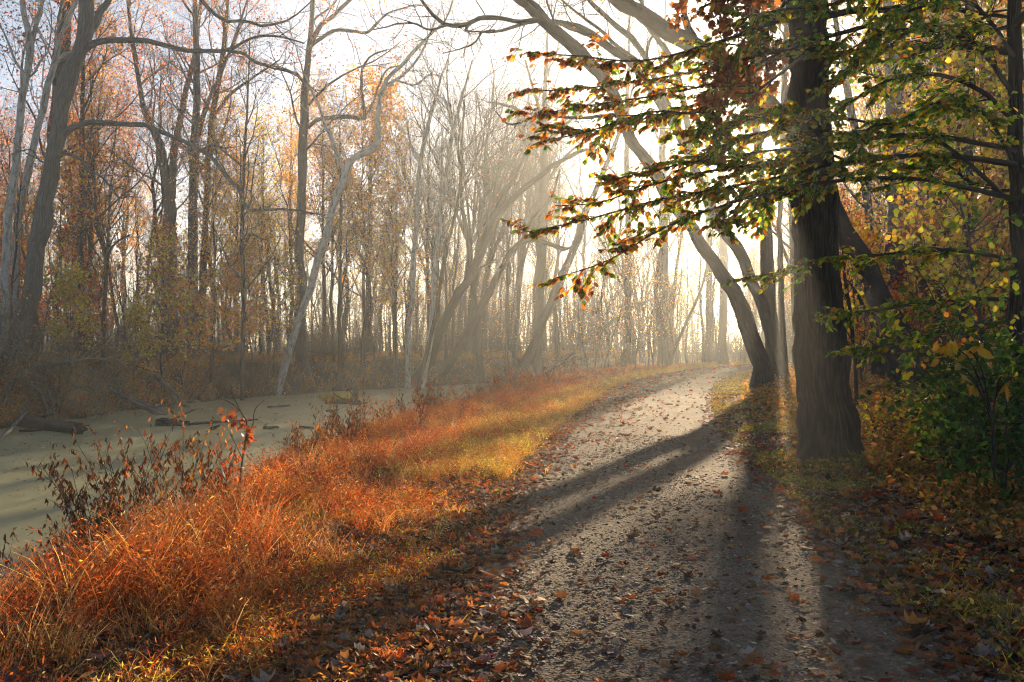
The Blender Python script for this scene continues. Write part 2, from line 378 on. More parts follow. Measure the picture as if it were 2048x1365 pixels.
tufts(1300, 12, 4, 90, nb, inner, 1., lambda x, y: hf(x, y)*.9+.05, [(.4,.26,.12),(.46,.31,.14),(.34,.21,.09)], .12, .026, 1, lambda x, y: .2+.8*qf(x, y))
tufts(2200, 14, 4, 60, nb, inner, 1., lambda x, y: .6*hf(x, y), [(.16,.07,.03),(.2,.09,.03),(.12,.06,.03)], .16, .03, 4, lambda x, y: np.clip(.5+.9*wob(x, y, 1.9, 5.), 0, 1))
tufts(4200, 11, 4, 40, lambda y: inner(y)-.6, lambda y: pl(y)+.1, 1.1, lambda x, y: .05+.1*rng.random(len(x)), [(.55,.19,.03),(.45,.12,.03),(.6,.28,.06),(.4,.3,.06),(.35,.09,.025)], .12, .026, 5, lambda x, y: np.clip((pl(y)-x)/1.0, .05, 1)*np.clip(.3+.8*wob(x, y, 1.6, 4.), .05, 1))
tufts(900, 14, 4, 60, nb, inner, 1., lambda x, y: .45*hf(x, y)+.04, [(.2,.22,.03),(.3,.28,.05)], .14, .028, 4, lambda x, y: np.clip(.2+1.2*wob(x, y, 1.4, 7.), 0, 1))
tufts(5200, 12, 12, 100, lambda y: pl(y)-1.6, lambda y: pl(y)-.05, 1., lambda x, y: .16+.1*rng.random(len(x)), [(.48,.32,.07),(.44,.25,.06),(.34,.3,.06),(.5,.22,.05)], .14, .028, 4, lambda x, y: np.clip(.6+.7*wob(x, y, 1.2, 3.), .1, 1))
tag(g.build('rusty_grass', M['grass']), 'rust orange dry grass covering the near canal bank', 'grass', kind='stuff')
# yellow green low grass at the path's edges
g = G(); YG = [(.2,.2,.03),(.3,.25,.05),(.12,.16,.03),(.38,.27,.07)]
x1, y1 = scatter(26000, 5, 100, lambda y: pl(y)-1.5, lambda y: pl(y)+.05, 1.)
x2, y2 = scatter(60000, 4.5, 100, lambda y: pr(y)-.05, lambda y: pr(y)+2.2, 1.)
x = np.r_[x1, x2]; y = np.r_[y1, y2]
k = rng.random(len(x)) < np.clip(.15+.9*wob(x, y, 1.7, 8.), .03, 1)*np.where(x < pl(y)+.2, np.clip((y-9)/8, .08, 1), 1); x, y = x[k], y[k]
far = 1+np.clip(y-8, 0, 60)*.03
blades(g, np.c_[x, y, ground(x, y)-.01], (.05+.13*rng.random(len(x)))*far**.5, .4+.7*rng.random(len(x)), .006*far, pick(YG, len(x), .3))
kk = rng.random(len(x)) < .7; xs, ys = x[kk], y[kk]
leaves(g, np.c_[xs, ys, ground(xs, ys)+.015+.06*rng.random(len(xs))], rdir(len(xs), .3), rdir(len(xs), .5)+np.array([0,0,1.2]), (.025+.025*rng.random(len(xs)))*far[kk], 'oval', pick(YG, len(xs), .3), 1.2)
tag(g.build('verge_grass', M['grass']), 'low yellow green grass along both edges of the gravel path', 'grass', kind='stuff')
# undergrowth right of the path
g = G(); UG = [(.32,.2,.04),(.42,.22,.06),(.2,.17,.035),(.4,.16,.04),(.14,.12,.03)]
x, y = scatter(95000, 6.5, 80, lambda y: pr(y)+np.where(y < 15, 1.2, .9), lambda y: pr(y)+3+.42*y, 1.)
q = x-pr(y)-.9
k = rng.random(len(x)) < np.clip(q/1.2, .1, 1)*np.clip(.7+.6*wob(x, y, 1., 4.), .2, 1); x, y, q = x[k], y[k], q[k]
far = 1+np.clip(y-8, 0, 60)*.03; hh = (.15+.45*rng.random(len(x)))*np.clip(.35+q*.35, .3, 1.25)*np.where(y < 11.5, .6, 1)
pos = np.c_[x, y, ground(x, y)-.01]
blades(g, pos, hh*1.15, .25+.7*rng.random(len(x)), .006*far, pick(UG, len(x), .3), .4)
r_ = np.repeat(np.arange(len(x)), 3); lp = pos[r_]+np.c_[rng.normal(size=(len(r_), 2))*.08, hh[r_]*(.15+.85*rng.random(len(r_)))]
leaves(g, lp, rdir(len(r_), .4), rdir(len(r_), .6)+np.array([0,0,.7]), (.04+.05*rng.random(len(r_)))*far[r_]**.8, 'oval', pick(UG, len(r_), .35), .9)
n = 1500; a = rng.random(n)*6.283; d = .44+.5*rng.random(n)**1.5; x = 4.2+np.cos(a)*d; y = 13.3+np.sin(a)*d
blades(g, np.c_[x, y, ground(x, y)-.01], .08+.28*rng.random(n), .3+.8*rng.random(n), .006, pick(UG+YG, n, .35))
leaves(g, np.c_[x, y, ground(x, y)+.02+.16*rng.random(n)], rdir(n, .5), rdir(n, .6)+np.array([0, 0, .7]), .04+.04*rng.random(n), 'oval', pick(UG+YG, n, .35))
tag(g.build('undergrowth', M['grass']), 'golden weedy undergrowth right of the path around the dark trunk', 'undergrowth', kind='stuff')
# tufts round the foot of the dark trunk
# brown grass of the far bank and forest floor
g = G(); BR = [(.5,.29,.09),(.58,.37,.13),(.36,.2,.07),(.58,.28,.07),(.38,.29,.09)]
x, y = scatter(120000, 24, 150, lambda y: np.maximum(fb(y)-22, -.56*y), lambda y: fb(y)+.25, .8)
k = rng.random(len(x)) < np.clip(.75+.5*wob(x, y, .6, 4.), .25, 1)*np.clip(1.1-(fb(y)-x)/22, .2, 1); x, y = x[k], y[k]
z = ground(x, y); k = z > WL+.05; x, y, z = x[k], y[k], z[k]
blades(g, np.c_[x, y, z-.02], (.25+.6*rng.random(len(x)))*(1+.5*wob(x, y, .8, 1.)), .3+.9*rng.random(len(x)), .012*(y/30)**.8, pick(BR, len(x), .3), .5)
kk = rng.random(len(x)) < .9; xs, ys, zs = x[kk], y[kk], z[kk]
leaves(g, np.c_[xs, ys, zs+.05+.6*rng.random(len(xs))**2], rdir(len(xs), .6), rdir(len(xs)), (.07+.07*rng.random(len(xs)))*(ys/40)**.7, 'dia', pick(BR, len(xs), .35))
tag(g.build('bank_grass', M['grass']), 'brown dry grass and brush on the far canal bank', 'grass', kind='stuff')
# ground cover far right and behind
g = G()
x, y = scatter(40000, 60, 210, lambda y: pr(y)+1, lambda y: pr(y)+.5*y, .8)
x2, y2 = scatter(30000, 70, 200, lambda y: nb(y), lambda y: pl(y)-.5, .8)
x = np.r_[x, x2]; y = np.r_[y, y2]
blades(g, np.c_[x, y, ground(x, y)-.02], .2+.5*rng.random(len(x)), .3+.9*rng.random(len(x)), .012*(y/30)**.8, pick(BR+UG, len(x), .3), .5)
tag(g.build('woodland_grass', M['grass']), 'dry brown grass on the woodland floor beyond the path bend', 'grass', kind='stuff')

rng = np.random.default_rng(103) # and single fallen leaves
LIT = [(.11,.065,.04),(.2,.13,.085),(.3,.24,.2),(.16,.08,.04),(.34,.09,.03),(.42,.15,.035),(.24,.19,.17),(.06,.04,.028)]
lw = np.array([.14,.14,.1,.15,.18,.17,.08,.04])
g = G()
def litter(x, y, size, pal=LIT, w=lw, flat=.35, kind=None):
    n = len(x); s = size*np.exp(rng.normal(size=n)*.3)
    nr = rdir(n)*flat+np.array([0, 0, 1.]); d = rdir(n, .12); cu = rng.normal(size=n)*.35+.15
    c = pick(pal, n, .3, w); ko = rng.random(n) < .45 if kind is None else np.full(n, kind == 'oval')
    pos = np.c_[x, y, surf(x, y)+.012+.02*rng.random(n)]
    leaves(g, pos[ko], d[ko], nr[ko], s[ko], 'oval', c[ko], .95, cu[ko]); leaves(g, pos[~ko], d[~ko], nr[~ko], s[~ko]*1.1, 'lobe', c[~ko], 1., cu[~ko])
x, y = scatter(24000, 4.2, 30, lambda y: pl(y)+bankw(y)-.7, lambda y: pl(y)+.55, 1.15)
k = rng.random(len(x)) < np.clip((pl(y)+.5-x)/.7, .05, 1); litter(x[k], y[k], .062)
x, y = scatter(22000, 4.2, 40, lambda y: pl(y)+bankw(y)-.9, lambda y: pl(y)+.45, 1.1); k = rng.random(len(x)) < np.clip((pl(y)+.4-x)/1., .05, 1); litter(x[k], y[k], .036*(1+.02*y[k]), [(.5,.17,.035),(.42,.1,.03),(.3,.13,.05),(.55,.28,.07)], None, .7)
x, y = scatter(16000, 13, 100, lambda y: pl(y)-1.4, lambda y: pr(y)+.6, .9); uu = (x-pl(y))/(pr(y)-pl(y)); k = rng.random(len(x)) < np.clip(.95-1.6*np.abs(uu), .1, 1)*np.clip((y-12)/14, .1, 1); x, y = x[k], y[k]
litter(x, y, .075*(np.maximum(y, 20)/20)**.6, [(.4,.1,.035),(.5,.17,.05),(.25,.1,.05),(.3,.2,.14)], None)
x, y = scatter(26000, 4.2, 40, lambda y: pr(y)-.4, lambda y: pr(y)+3.2, 1.1)
k = rng.random(len(x)) < np.clip((x-pr(y)+.35)/.5, .06, 1); litter(x[k], y[k], .075)
x, y = scatter(900, 4.3, 26, lambda y: pl(y)+.3, lambda y: pr(y)-.2, 1.2); litter(x, y, .055, LIT, None)
x, y = scatter(1800, 4.2, 20, lambda y: pl(y)+.3, lambda y: pr(y)-.1, 1.2); litter(x, y, .028, LIT[:4], None)
x, y = scatter(7000, 6, 60, lambda y: pr(y)+2.5, lambda y: pr(y)+4+.4*y, 1.); litter(x, y, .09*(np.maximum(y,15)/15)**.6)
tag(g.build('leaf_litter', M['litter']), 'brown and red leaf litter strewn along the path verges', 'leaf litter', kind='stuff')

def single_leaf(kind, c, curl):
    gg = G(); leaves(gg, np.array([[-.5, 0, 0.]]), np.array([[1., 0, 0]]), np.array([[0, 0, 1.]]), 1., kind, np.array([c]), 1., curl)
    p = np.array([[[-.5, 0, 0], [-.62, .03, .02], [-.75, .05, .05]]]); tubes(gg, p, np.array([[.02, .015, .012]]), 3, np.array(c)*.6)
    return gg.build('fallen_leaf', M['litter'])
kinds = [('orange', (.34,.11,.03)), ('red', (.22,.04,.02)), ('brown', (.2,.1,.05)), ('pale grey', (.42,.38,.36)), ('tan', (.34,.2,.09))]
used = {}
for side, nn, f0, f1 in (('on the open gravel path', 80, lambda y: pl(y)+.45, lambda y: pr(y)-.15), ('by the rusty grass left of the path', 95, lambda y: pl(y)-1.2, lambda y: pl(y)+.35),
                         ('on the right verge among short grass', 70, lambda y: pr(y)-.1, lambda y: pr(y)+1.6)):
    xs, ys = scatter(nn, 4.6, 22, f0, f1, 1.3)
    for i in range(nn):
        ci = int(rng.choice(5, p=[.26,.2,.26,.14,.14])); nm, c = kinds[ci]; kd = 'lobe' if (i+ci) % 3 == 0 else 'oval'
        key = (nm, kd)
        if key not in used: o = used[key] = single_leaf(kd, c, .3+.2*rng.random())
        else: o = used[key].copy(); COL.objects.link(o)
        sz = (.05+.045*rng.random())*(1+.02*ys[i]); 
        o.scale = (sz,)*3; o.rotation_euler = (rng.normal()*.28, rng.normal()*.28, rng.random()*6.28)
        o.location = (xs[i], ys[i], float(surf(xs[i], ys[i]))+.02+.012*rng.random())
        shape = 'oval' if kd == 'oval' else 'lobed'
        tag(o, f'curled {nm} {shape} leaf fallen {side}', 'fallen leaf', f'{nm} {shape} leaves fallen {side}')
# ================================================================ TREES
RED = [(.5,.08,.025),(.58,.15,.03),(.38,.07,.025)]; ORA = [(.6,.24,.03),(.62,.33,.04),(.5,.17,.025)]
YEL = [(.62,.44,.05),(.58,.37,.04),(.45,.36,.05)]; BRN = [(.22,.11,.05),(.3,.16,.07),(.16,.08,.04)]
GRN = [(.1,.23,.03),(.16,.3,.035),(.07,.17,.03)]; YGR = [(.42,.4,.035),(.55,.47,.05),(.3,.36,.03)]
def prune(p, deg=.5):
    v = unit(p-np.array([0, 0, EYE])); return np.arccos(np.clip(v@SUN, -1, 1)) > np.radians(deg)
def crown_leaves(g, tw, n, size, pal, kind='dia', spread=.12, w=None, sunny=False):
    B = len(tw); k = max(1, int(round(n/B))) if n >= B else 1
    if n < B: tw = tw[rng.permutation(B)[:n]]
    p, d = along(tw, k, .25, 1.); m = len(p)
    cl = wob(p[:, 0], p[:, 1]+p[:, 2]*.7, 1.6, 3.)+wob(p[:, 2], p[:, 0], 1.9, 1.); kp = cl+rng.normal(size=m)*.35 > -.15; p = p[kp]; m = len(p)
    p = p+rng.normal(size=(m, 3))*spread
    if sunny: p = p[prune(p, .42)]; m = len(p)
    leaves(g, p, rdir(m)+np.array([0, 0, -.3]), rdir(m), size*1.15*(.6+.8*rng.random(m)), kind, pick(pal, m, .35, w), 1.4)
def make_tree(name, H, r, bark, leafn=0, pal=None, k1=14, t0=.35, ang=38, L1=.27, lean=(0, 0), fork=False, lsize=.12, wander=.02, dens=1., up=.12, shape=None):
    root = empty(name, (0, 0, 0))
    n = 16; t = np.linspace(0, 1, n)
    w = np.cumsum(rng.normal(size=(n, 2))*wander*H/4, 0); w -= w[:1]
    T = np.stack([lean[0]*H*t**1.3+w[:, 0], lean[1]*H*t**1.3+w[:, 1], H*t-.3], -1)[None]
    R = (r*(1-.86*t**1.1)+r*.5*np.exp(-t*H/.6))[None]
    g = G(); tubes(g, T, R, 10)
    if fork:
        f, fr = grow(T, R, 2, .3, .5, 18, H*.62, 12, .05, .06, .75, tw=.03); tubes(g, f, fr, 8)
        T2 = np.concatenate([f]); R2 = fr
        a1, ar1 = grow(T2, R2, int(k1*.6), .15, .98, ang, H*L1*.8, 7, .14, up, .55, lenT=shape)
        b1, br1 = grow(T, R, int(k1*.6), t0, .98, ang, H*L1, 7, .14, up, .55, lenT=shape)
        l1 = np.concatenate([a1, b1]); r1 = np.concatenate([ar1, br1])
    else:
        l1, r1 = grow(T, R, k1, t0, .99, ang, H*L1, 7, .14, up, .6, lenT=shape or (lambda t: 1.15-.75*t))
    tubes(g, l1, r1, 5)
    l2, r2 = grow(l1, r1, int(6*dens), .2, 1, 42, H*L1*.36, 5, .16, .06, .6, tw=.008); tubes(g, l2, r2, 4)
    l3, r3 = grow(l2, r2, 5, .15, 1, 42, H*L1*.17, 4, .18, .04, .65, .4, tw=.006); tubes(g, l3, r3, 3)
    l4, r4 = grow(l3, np.maximum(r3, .004), 3, .15, 1, 45, H*L1*.09, 3, .2, .03, .75, .5, tw=.004); tubes(g, l4, r4, 3)
    g.build('trunk', M[bark], root, smooth=True, bk=True, col=False)
    if leafn:
        g = G(); crown_leaves(g, np.concatenate([l4]), leafn, lsize, pal, spread=.22); g.build('crown', M['leaf'], root)
    return root
def make_sapling(name, H, bark='bark', leafn=0, pal=None, lsize=.09, k1=16, stems=1, L1=.26, kind='dia', droop=.0, rad=None):
    root = empty(name, (0, 0, 0)); n = 10; t = np.linspace(0, 1, n)
    Ts = []; 
    for s in range(stems):
        a = rng.random()*6.28; l = (.25 if stems == 1 else .75)*rng.random()*H
        w = np.cumsum(rng.normal(size=(n, 2))*.012*H, 0)
        hh = H*(1 if s == 0 else .5+.5*rng.random())
        Ts.append(np.stack([np.cos(a)*l*t**1.5*.8+w[:, 0], np.sin(a)*l*t**1.5*.8+w[:, 1], hh*t*(1-droop*t)-.15], -1))
    T = np.stack(Ts); R = np.repeat(((rad or H*.0075)*(1-.85*t))[None], stems, 0)
    g = G(); tubes(g, T, R, 6)
    l1, r1 = grow(T, R, k1, .18, .98, 50, H*L1, 6, .16, .07-droop*.1, .55, lenT=lambda t: 1.2-.8*t); tubes(g, l1, r1, 3)
    l2, r2 = grow(l1, r1, 5, .2, 1, 42, H*L1*.42, 4, .18, .04, .65); tubes(g, l2, r2, 3)
    l3, r3 = grow(l2, np.maximum(r2, .004), 3, .2, 1, 45, H*L1*.2, 3, .2, .03, .7, .5); tubes(g, l3, r3, 3)
    g.build('stem', M[bark], root, smooth=True, bk=True, col=False)
    if leafn:
        g = G(); crown_leaves(g, np.concatenate([l3]), leafn, lsize, pal, kind, .1); g.build('foliage', M['leaf'], root)
    return root

def clear(p, r, deg=.95):
    k = prune(p.reshape(-1, 3), deg).reshape(p.shape[:2]).all(1); return p[k], r[k]
# ---------- traced trees: outline points are (px, py, width) at the tree's own depth
def cat(pts, n):
    p = np.array(pts, float); e = np.vstack([2*p[0]-p[1], p, 2*p[-1]-p[-2]])
    s = np.r_[0, np.cumsum(np.linalg.norm(np.diff(p[:, :3], axis=0), axis=1))]; q = np.linspace(0, s[-1], n); out = []
    for v in q:
        i = min(np.searchsorted(s, v, 'right')-1, len(p)-2); u = (v-s[i])/max(s[i+1]-s[i], 1e-9)
        a, b, c, d = e[i:i+4]; out.append(.5*(2*b+(c-a)*u+(2*a-5*b+4*c-d)*u*u+(3*b-a-3*c+d)*u**3))
    return np.array(out)
def world(pts, Y, dY=0., n=24):
    m = len(pts); Ys = Y+dY*np.linspace(0, 1, m)**1.2
    a = np.array([[*P(x, y, yy), w/2/F*yy] for (x, y, w), yy in zip(pts, Ys)])
    c = cat(a, n); r = np.maximum(c[:, 3], .003); nz = rng.normal(size=(n, 4)); nz = (nz+np.roll(nz, 1, 0))*.6; nz[0] = 0
    return c[:, :3]+nz[:, :3]*r[:, None]*.16, r*(1+.06*nz[:, 3])
def hero(name, label, bark, Y, trunk, limbs=(), twigs=(7, 1.6), leafn=0, pal=None, lsize=.1, ns=14, flare=.35, top=True, ttw=(10, .45), catg='tree', group=None, ground_base=True, n=40, limbname='limb'):
    T, R = world(trunk, Y, 0, n)
    if ground_base:
        d = unit(T[0]-T[2]); zg = gz(T[0, 0], T[0, 1])
        if T[0, 2] > zg-.3:
            k = (T[0, 2]-(zg-.35))/max(-d[2], .3); m = max(2, int(k/.4))
            ex = T[0]+d*(k*np.linspace(1, 0, m, endpoint=False))[:, None]
            T = np.vstack([ex, T]); R = np.r_[np.full(m, R[0]), R]
        h = T[:, 2]-zg; R = R*(1+flare*np.exp(-np.maximum(h, 0)/(R[0]*2.2+.1)))
    base = np.array([T[0, 0], T[0, 1], gz(T[0, 0], T[0, 1])])
    root = empty(name, base); tag(root, label, catg, group)
    g = G(); tubes(g, T[None], R[None], ns)
    Lw = []; LR = []
    g.build('trunk', M[bark], root, smooth=True, bk=True, col=False, origin=base)
    tw_all = []
    k, L = twigs
    for spec in limbs:
        pts, dY = spec[0], spec[1]; kk = spec[2] if len(spec) > 2 else k
        p, r = world(pts, Y+(spec[3] if len(spec) > 3 else 0), dY, 22)
        gg = G(); tubes(gg, p[None], r[None], 8)
        l1, r1 = grow(p[None], r[None], kk, .12, 1., 52, L, 6, .17, .05, .6); l1, r1 = clear(l1, r1); tubes(gg, l1, r1, 4)
        l2, r2 = grow(l1, r1, 5, .15, 1., 45, L*.42, 5, .2, .03, .65); l2, r2 = clear(l2, r2); tubes(gg, l2, r2, 3)
        l3, r3 = grow(l2, np.maximum(r2, .004), 4, .15, 1., 45, L*.2, 3, .22, .02, .7, .5); l3, r3 = clear(l3, r3); tubes(gg, l3, r3, 3)
        gg.build(limbname, M[bark], root, smooth=True, bk=True, col=False, origin=base); tw_all.append(l3)
    if top:
        kk, t0 = ttw; gg = G()
        hl = np.linalg.norm(T[-1]-T[0])
        l1, r1 = grow(T[None], R[None], kk, t0, 1., 42, hl*.2, 8, .14, .1, .6, lenT=lambda t: 1.2-.5*t); l1, r1 = clear(l1, r1); tubes(gg, l1, r1, 5)
        l2, r2 = grow(l1, r1, 6, .15, 1., 42, hl*.075, 5, .17, .05, .65); l2, r2 = clear(l2, r2); tubes(gg, l2, r2, 4)
        l3, r3 = grow(l2, r2, 5, .15, 1., 45, hl*.035, 4, .2, .03, .7, .5, tw=.006); l3, r3 = clear(l3, r3); tubes(gg, l3, r3, 3)
        l4, r4 = grow(l3, np.maximum(r3, .004), 3, .15, 1., 45, hl*.018, 3, .2, .03, .75, .5, tw=.004); l4, r4 = clear(l4, r4); tubes(gg, l4, r4, 3)
        gg.build('branches', M[bark], root, smooth=True, bk=True, col=False, origin=base)
        pad = np.repeat(l4, 1, 0); tw_all.append(pad)
    if leafn and tw_all:
        gg = G(); t3 = np.concatenate([a[:, [0, a.shape[1]//2, -1]] for a in tw_all]); crown_leaves(gg, t3, leafn, lsize, pal, spread=.12, sunny=True)
        gg.build('crown', M['leaf'], root, origin=base)
    return root, T, R

rng = np.random.default_rng(104)
T_A = [(1656,945,124),(1655,900,116),(1652,850,108),(1649,780,101),(1643,680,94),(1636,560,88),(1630,450,84),(1623,300,81),(1614,60,77),(1608,-200,70),(1600,-600,56),(1590,-1100,34),(1580,-1500,12)]
T, R = world(T_A, 13.3, 0, 150); T[:, 0] = np.convolve(np.pad(T[:, 0], 4, mode='edge'), np.ones(9)/9, 'valid'); T[:, 1] = 13.3; T[:, 2] = np.sort(T[:, 2]); zg = gz(T[0, 0], 13.3)
m_ = 8; T = np.vstack([np.c_[np.full(m_, T[0, 0]), np.full(m_, T[0, 1]), np.linspace(zg-.35, T[0, 2]-.03, m_)], T]); R = np.r_[np.full(m_, R[0]), R]
base = np.array([T[0, 0], 13.3, zg]); rootA = empty('tall_tree', base)
tag(rootA, 'tall straight tree with thick dark furrowed trunk standing on the right path edge', 'tree')
ns = 96; a = np.arange(ns)/ns*2*np.pi; h = (T[:, 2]-zg)[:, None]
root_f = .3*np.exp(-np.maximum(h, 0)/.22)*(1+.7*np.cos(5*a+.6)[None]+.4*np.cos(3*a+2.)[None])*.27+.03*np.exp(-h/1.)
ridge = .018*np.sin(a*31+2*np.sin(h*2.3+a*3))+.014*np.sin(a*47+3*np.sin(h*3.7-a*2)+h*1.5)+.012*np.sin(a*17+h*.8+2*np.sin(h*1.1))+.03*np.sin(a*2+h*.7)
RR = R[:, None]*(1+ridge*np.clip(1.2-h*0, .4, 1))+root_f*R[0]*1.6
V = np.stack([T[:, 0:1]+RR*np.cos(a), T[:, 1:2]+RR*np.sin(a), T[:, 2:3]+0*a], -1)
i = np.arange(len(T)*ns).reshape(len(T), ns)
q = np.stack([i[:-1], np.roll(i[:-1], -1, 1), np.roll(i[1:], -1, 1), i[1:]], -1)
bk = np.stack([R[0]*np.cos(a)+0*h, R[0]*np.sin(a)+0*h, h+0*a], -1).reshape(-1, 3)
g = G(); g.add(V, q=q, b=bk); g.build('trunk', M['dark'], rootA, smooth=True, bk=True, col=False, origin=base)
def limbA(pts, Y, dY, k=6, L=1.2):
    p, r = world(pts, Y, dY, 22); gg = G(); tubes(gg, p[None], r[None], 8)
    l1, r1 = grow(p[None], r[None], k, .2, 1., 48, L, 6, .15, .0, .6); l1, r1 = clear(l1, r1); tubes(gg, l1, r1, 4)
    l2, r2 = grow(l1, r1, 5, .15, 1., 45, L*.4, 4, .2, 0, .65); l2, r2 = clear(l2, r2); tubes(gg, l2, r2, 3)
    gg.build('limb', M['dark'], rootA, smooth=True, bk=True, col=False, origin=base); return l1, l2
limbA([(1640,36,18),(1700,24,14),(1758,20,13),(1860,12,12),(1946,24,9),(2100,50,6)], 13.3, -2.)
limbA([(1640,135,12),(1670,117,10),(1707,103,9),(1758,99,7),(1840,80,4)], 13.3, 1.)
limbA([(1640,174,9),(1690,147,7),(1731,116,6),(1800,60,3)], 13.3, -1.)
for dz in range(7):                                            # the crown above the frame
    aa = dz*.9+.3; z0 = T[-1, 2]*(.55+.06*dz); L = 5-.4*dz
    c0 = np.array([np.interp(z0, T[:, 2], T[:, 0]), 13.3, z0])
    p = c0+np.stack([np.cos(aa)*np.linspace(0, L, 14), np.sin(aa)*np.linspace(0, L, 14), np.linspace(0, L*.55, 14)**1.1], -1)
    gg = G(); r = np.linspace(.07, .015, 14); tubes(gg, p[None], r[None], 6)
    l1, r1 = grow(p[None], r[None], 7, .2, 1., 45, 1.8, 6, .15, .03, .6); l1, r1 = clear(l1, r1); tubes(gg, l1, r1, 4)
    l2, r2 = grow(l1, r1, 5, .15, 1., 45, .7, 4, .2, 0, .65); l2, r2 = clear(l2, r2); tubes(gg, l2, r2, 3)
    gg.build('limb', M['dark'], rootA, smooth=True, bk=True, col=False, origin=base)
# russet hanging leaf cluster on the trunk's left side
l1, l2 = limbA([(1592,-30,9),(1560,20,8),(1525,80,6),(1495,140,5),(1460,200,3),(1432,245,2)], 13.0, -2.2, 14, .55)
l1b, l2b = limbA([(1592,-10,9),(1530,10,7),(1450,0,5),(1400,15,3)], 13.0, -1.5, 10, .6)
g = G(); p, d = along(np.concatenate([l2, l2b]), 7, .1, 1.); p = p+rng.normal(size=p.shape)*.05
leaves(g, p, rdir(len(p))+np.array([0, 0, -.9]), rdir(len(p)), .095*(.7+.5*rng.random(len(p))), 'lobe', pick([(.22,.07,.03),(.3,.1,.035),(.14,.06,.03),(.28,.14,.04)], len(p), .25), 1., .2)
g.build('leaf_cluster', M['leaf'], rootA, origin=base)

rng = np.random.default_rng(105)
hero('leaning_tree', 'grey tree leaning left over the path from the right verge at the bend', 'grey', 36.5,
     [(1531,790,44),(1526,770,40),(1516,706,34),(1497,655,32),(1475,604,33),(1445,552,30),(1410,501,25),(1379,450,22),(1334,386,26),(1299,328,24),(1272,294,24),(1255,267,22),(1245,232,22),(1232,195,22),(1205,155,26),(1173,120,26),(1128,79,25),(1090,45,20),(1053,12,15),(1020,-14,13),(960,-90,9),(900,-200,5)],
     [([(1128,79,20),(1100,48,17),(1067,14,16),(1045,-10,14),(1000,-120,8)], 1.5, 7),
      ([(1112,60,11),(1080,42,10),(1045,44,9),(1022,41,10),(992,36,10),(964,36,10),(944,44,9),(923,51,10),(896,50,9),(876,38,8),(862,24,7),(848,7,6),(838,-6,5)], -1., 9),
      ([(944,44,6),(932,60,4),(958,64,4),(990,60,3)], -.3, 4), ([(896,50,6),(860,60,5),(830,48,4),(800,48,4),(770,55,3),(745,60,2)], .6, 7),
      ([(964,64,5),(950,85,4),(925,97,3),(885,107,2)], .5, 6),
      ([(1245,232,9),(1215,232,8),(1160,236,7),(1100,233,6),(1070,235,5),(1020,250,4),(990,222,2)], 1.5, 9)],
     twigs=(8, 1.5), leafn=500, pal=BRN+ORA, lsize=.07, ns=20, n=60, ttw=(8, .7))
hero('arching_tree', 'grey many limbed tree arching left behind the leaning tree at the bend', 'grey', 41.,
     [(1562,745,26),(1545,680,24),(1520,600,22),(1480,510,22),(1423,420,21),(1413,393,21),(1382,325,20),(1368,284,20),(1348,253,19),(1310,190,19),(1262,123,17),(1231,103,16),(1204,82,16),(1163,58,15),(1118,46,12),(1070,42,9),(1020,56,7),(988,65,6),(951,63,4)],
     [([(1350,255,15),(1330,200,14),(1305,145,13),(1292,120,13),(1265,79,12),(1231,51,11),(1197,20,10),(1160,-20,8)], 2, 8),
      ([(1300,150,9),(1275,123,8),(1231,89,7),(1197,58,6),(1169,38,6),(1135,10,5),(1100,-20,4)], -1, 8),
      ([(1385,330,13),(1370,220,13),(1344,120,12),(1316,79,11),(1293,48,9),(1280,-20,7)], 1.5, 8),
      ([(1300,150,8),(1292,110,7),(1303,76,5),(1330,50,3)], .5, 5)],
     twigs=(8, 1.7), leafn=400, pal=BRN+ORA, lsize=.07, ns=14, ttw=(6, .6))
# C, D: straight trunks behind
hero('straight_tree', 'dark straight tree close behind the base of the leaning tree', 'bark', 43., [(1549,745,36),(1545,720,33),(1539,655,31),(1535,552,29),(1529,450,23),(1521,360,19),(1515,300,17),(1511,240,16),(1505,100,14),(1495,-150,10),(1490,-420,4)],
     [([(1520,330,8),(1480,300,7),(1440,240,6),(1410,150,4)], 2, 6)], leafn=1300, pal=ORA+RED, lsize=.11, ttw=(22, .3))
hero('slim_tree', 'slim grey tree just right of the straight dark tree at the bend', 'grey', 45., [(1570,757,14),(1568,700,13),(1563,600,12),(1560,480,11),(1562,380,10),(1566,200,8),(1572,0,5)], [], leafn=150, pal=YEL, lsize=.09, ttw=(14, .5))
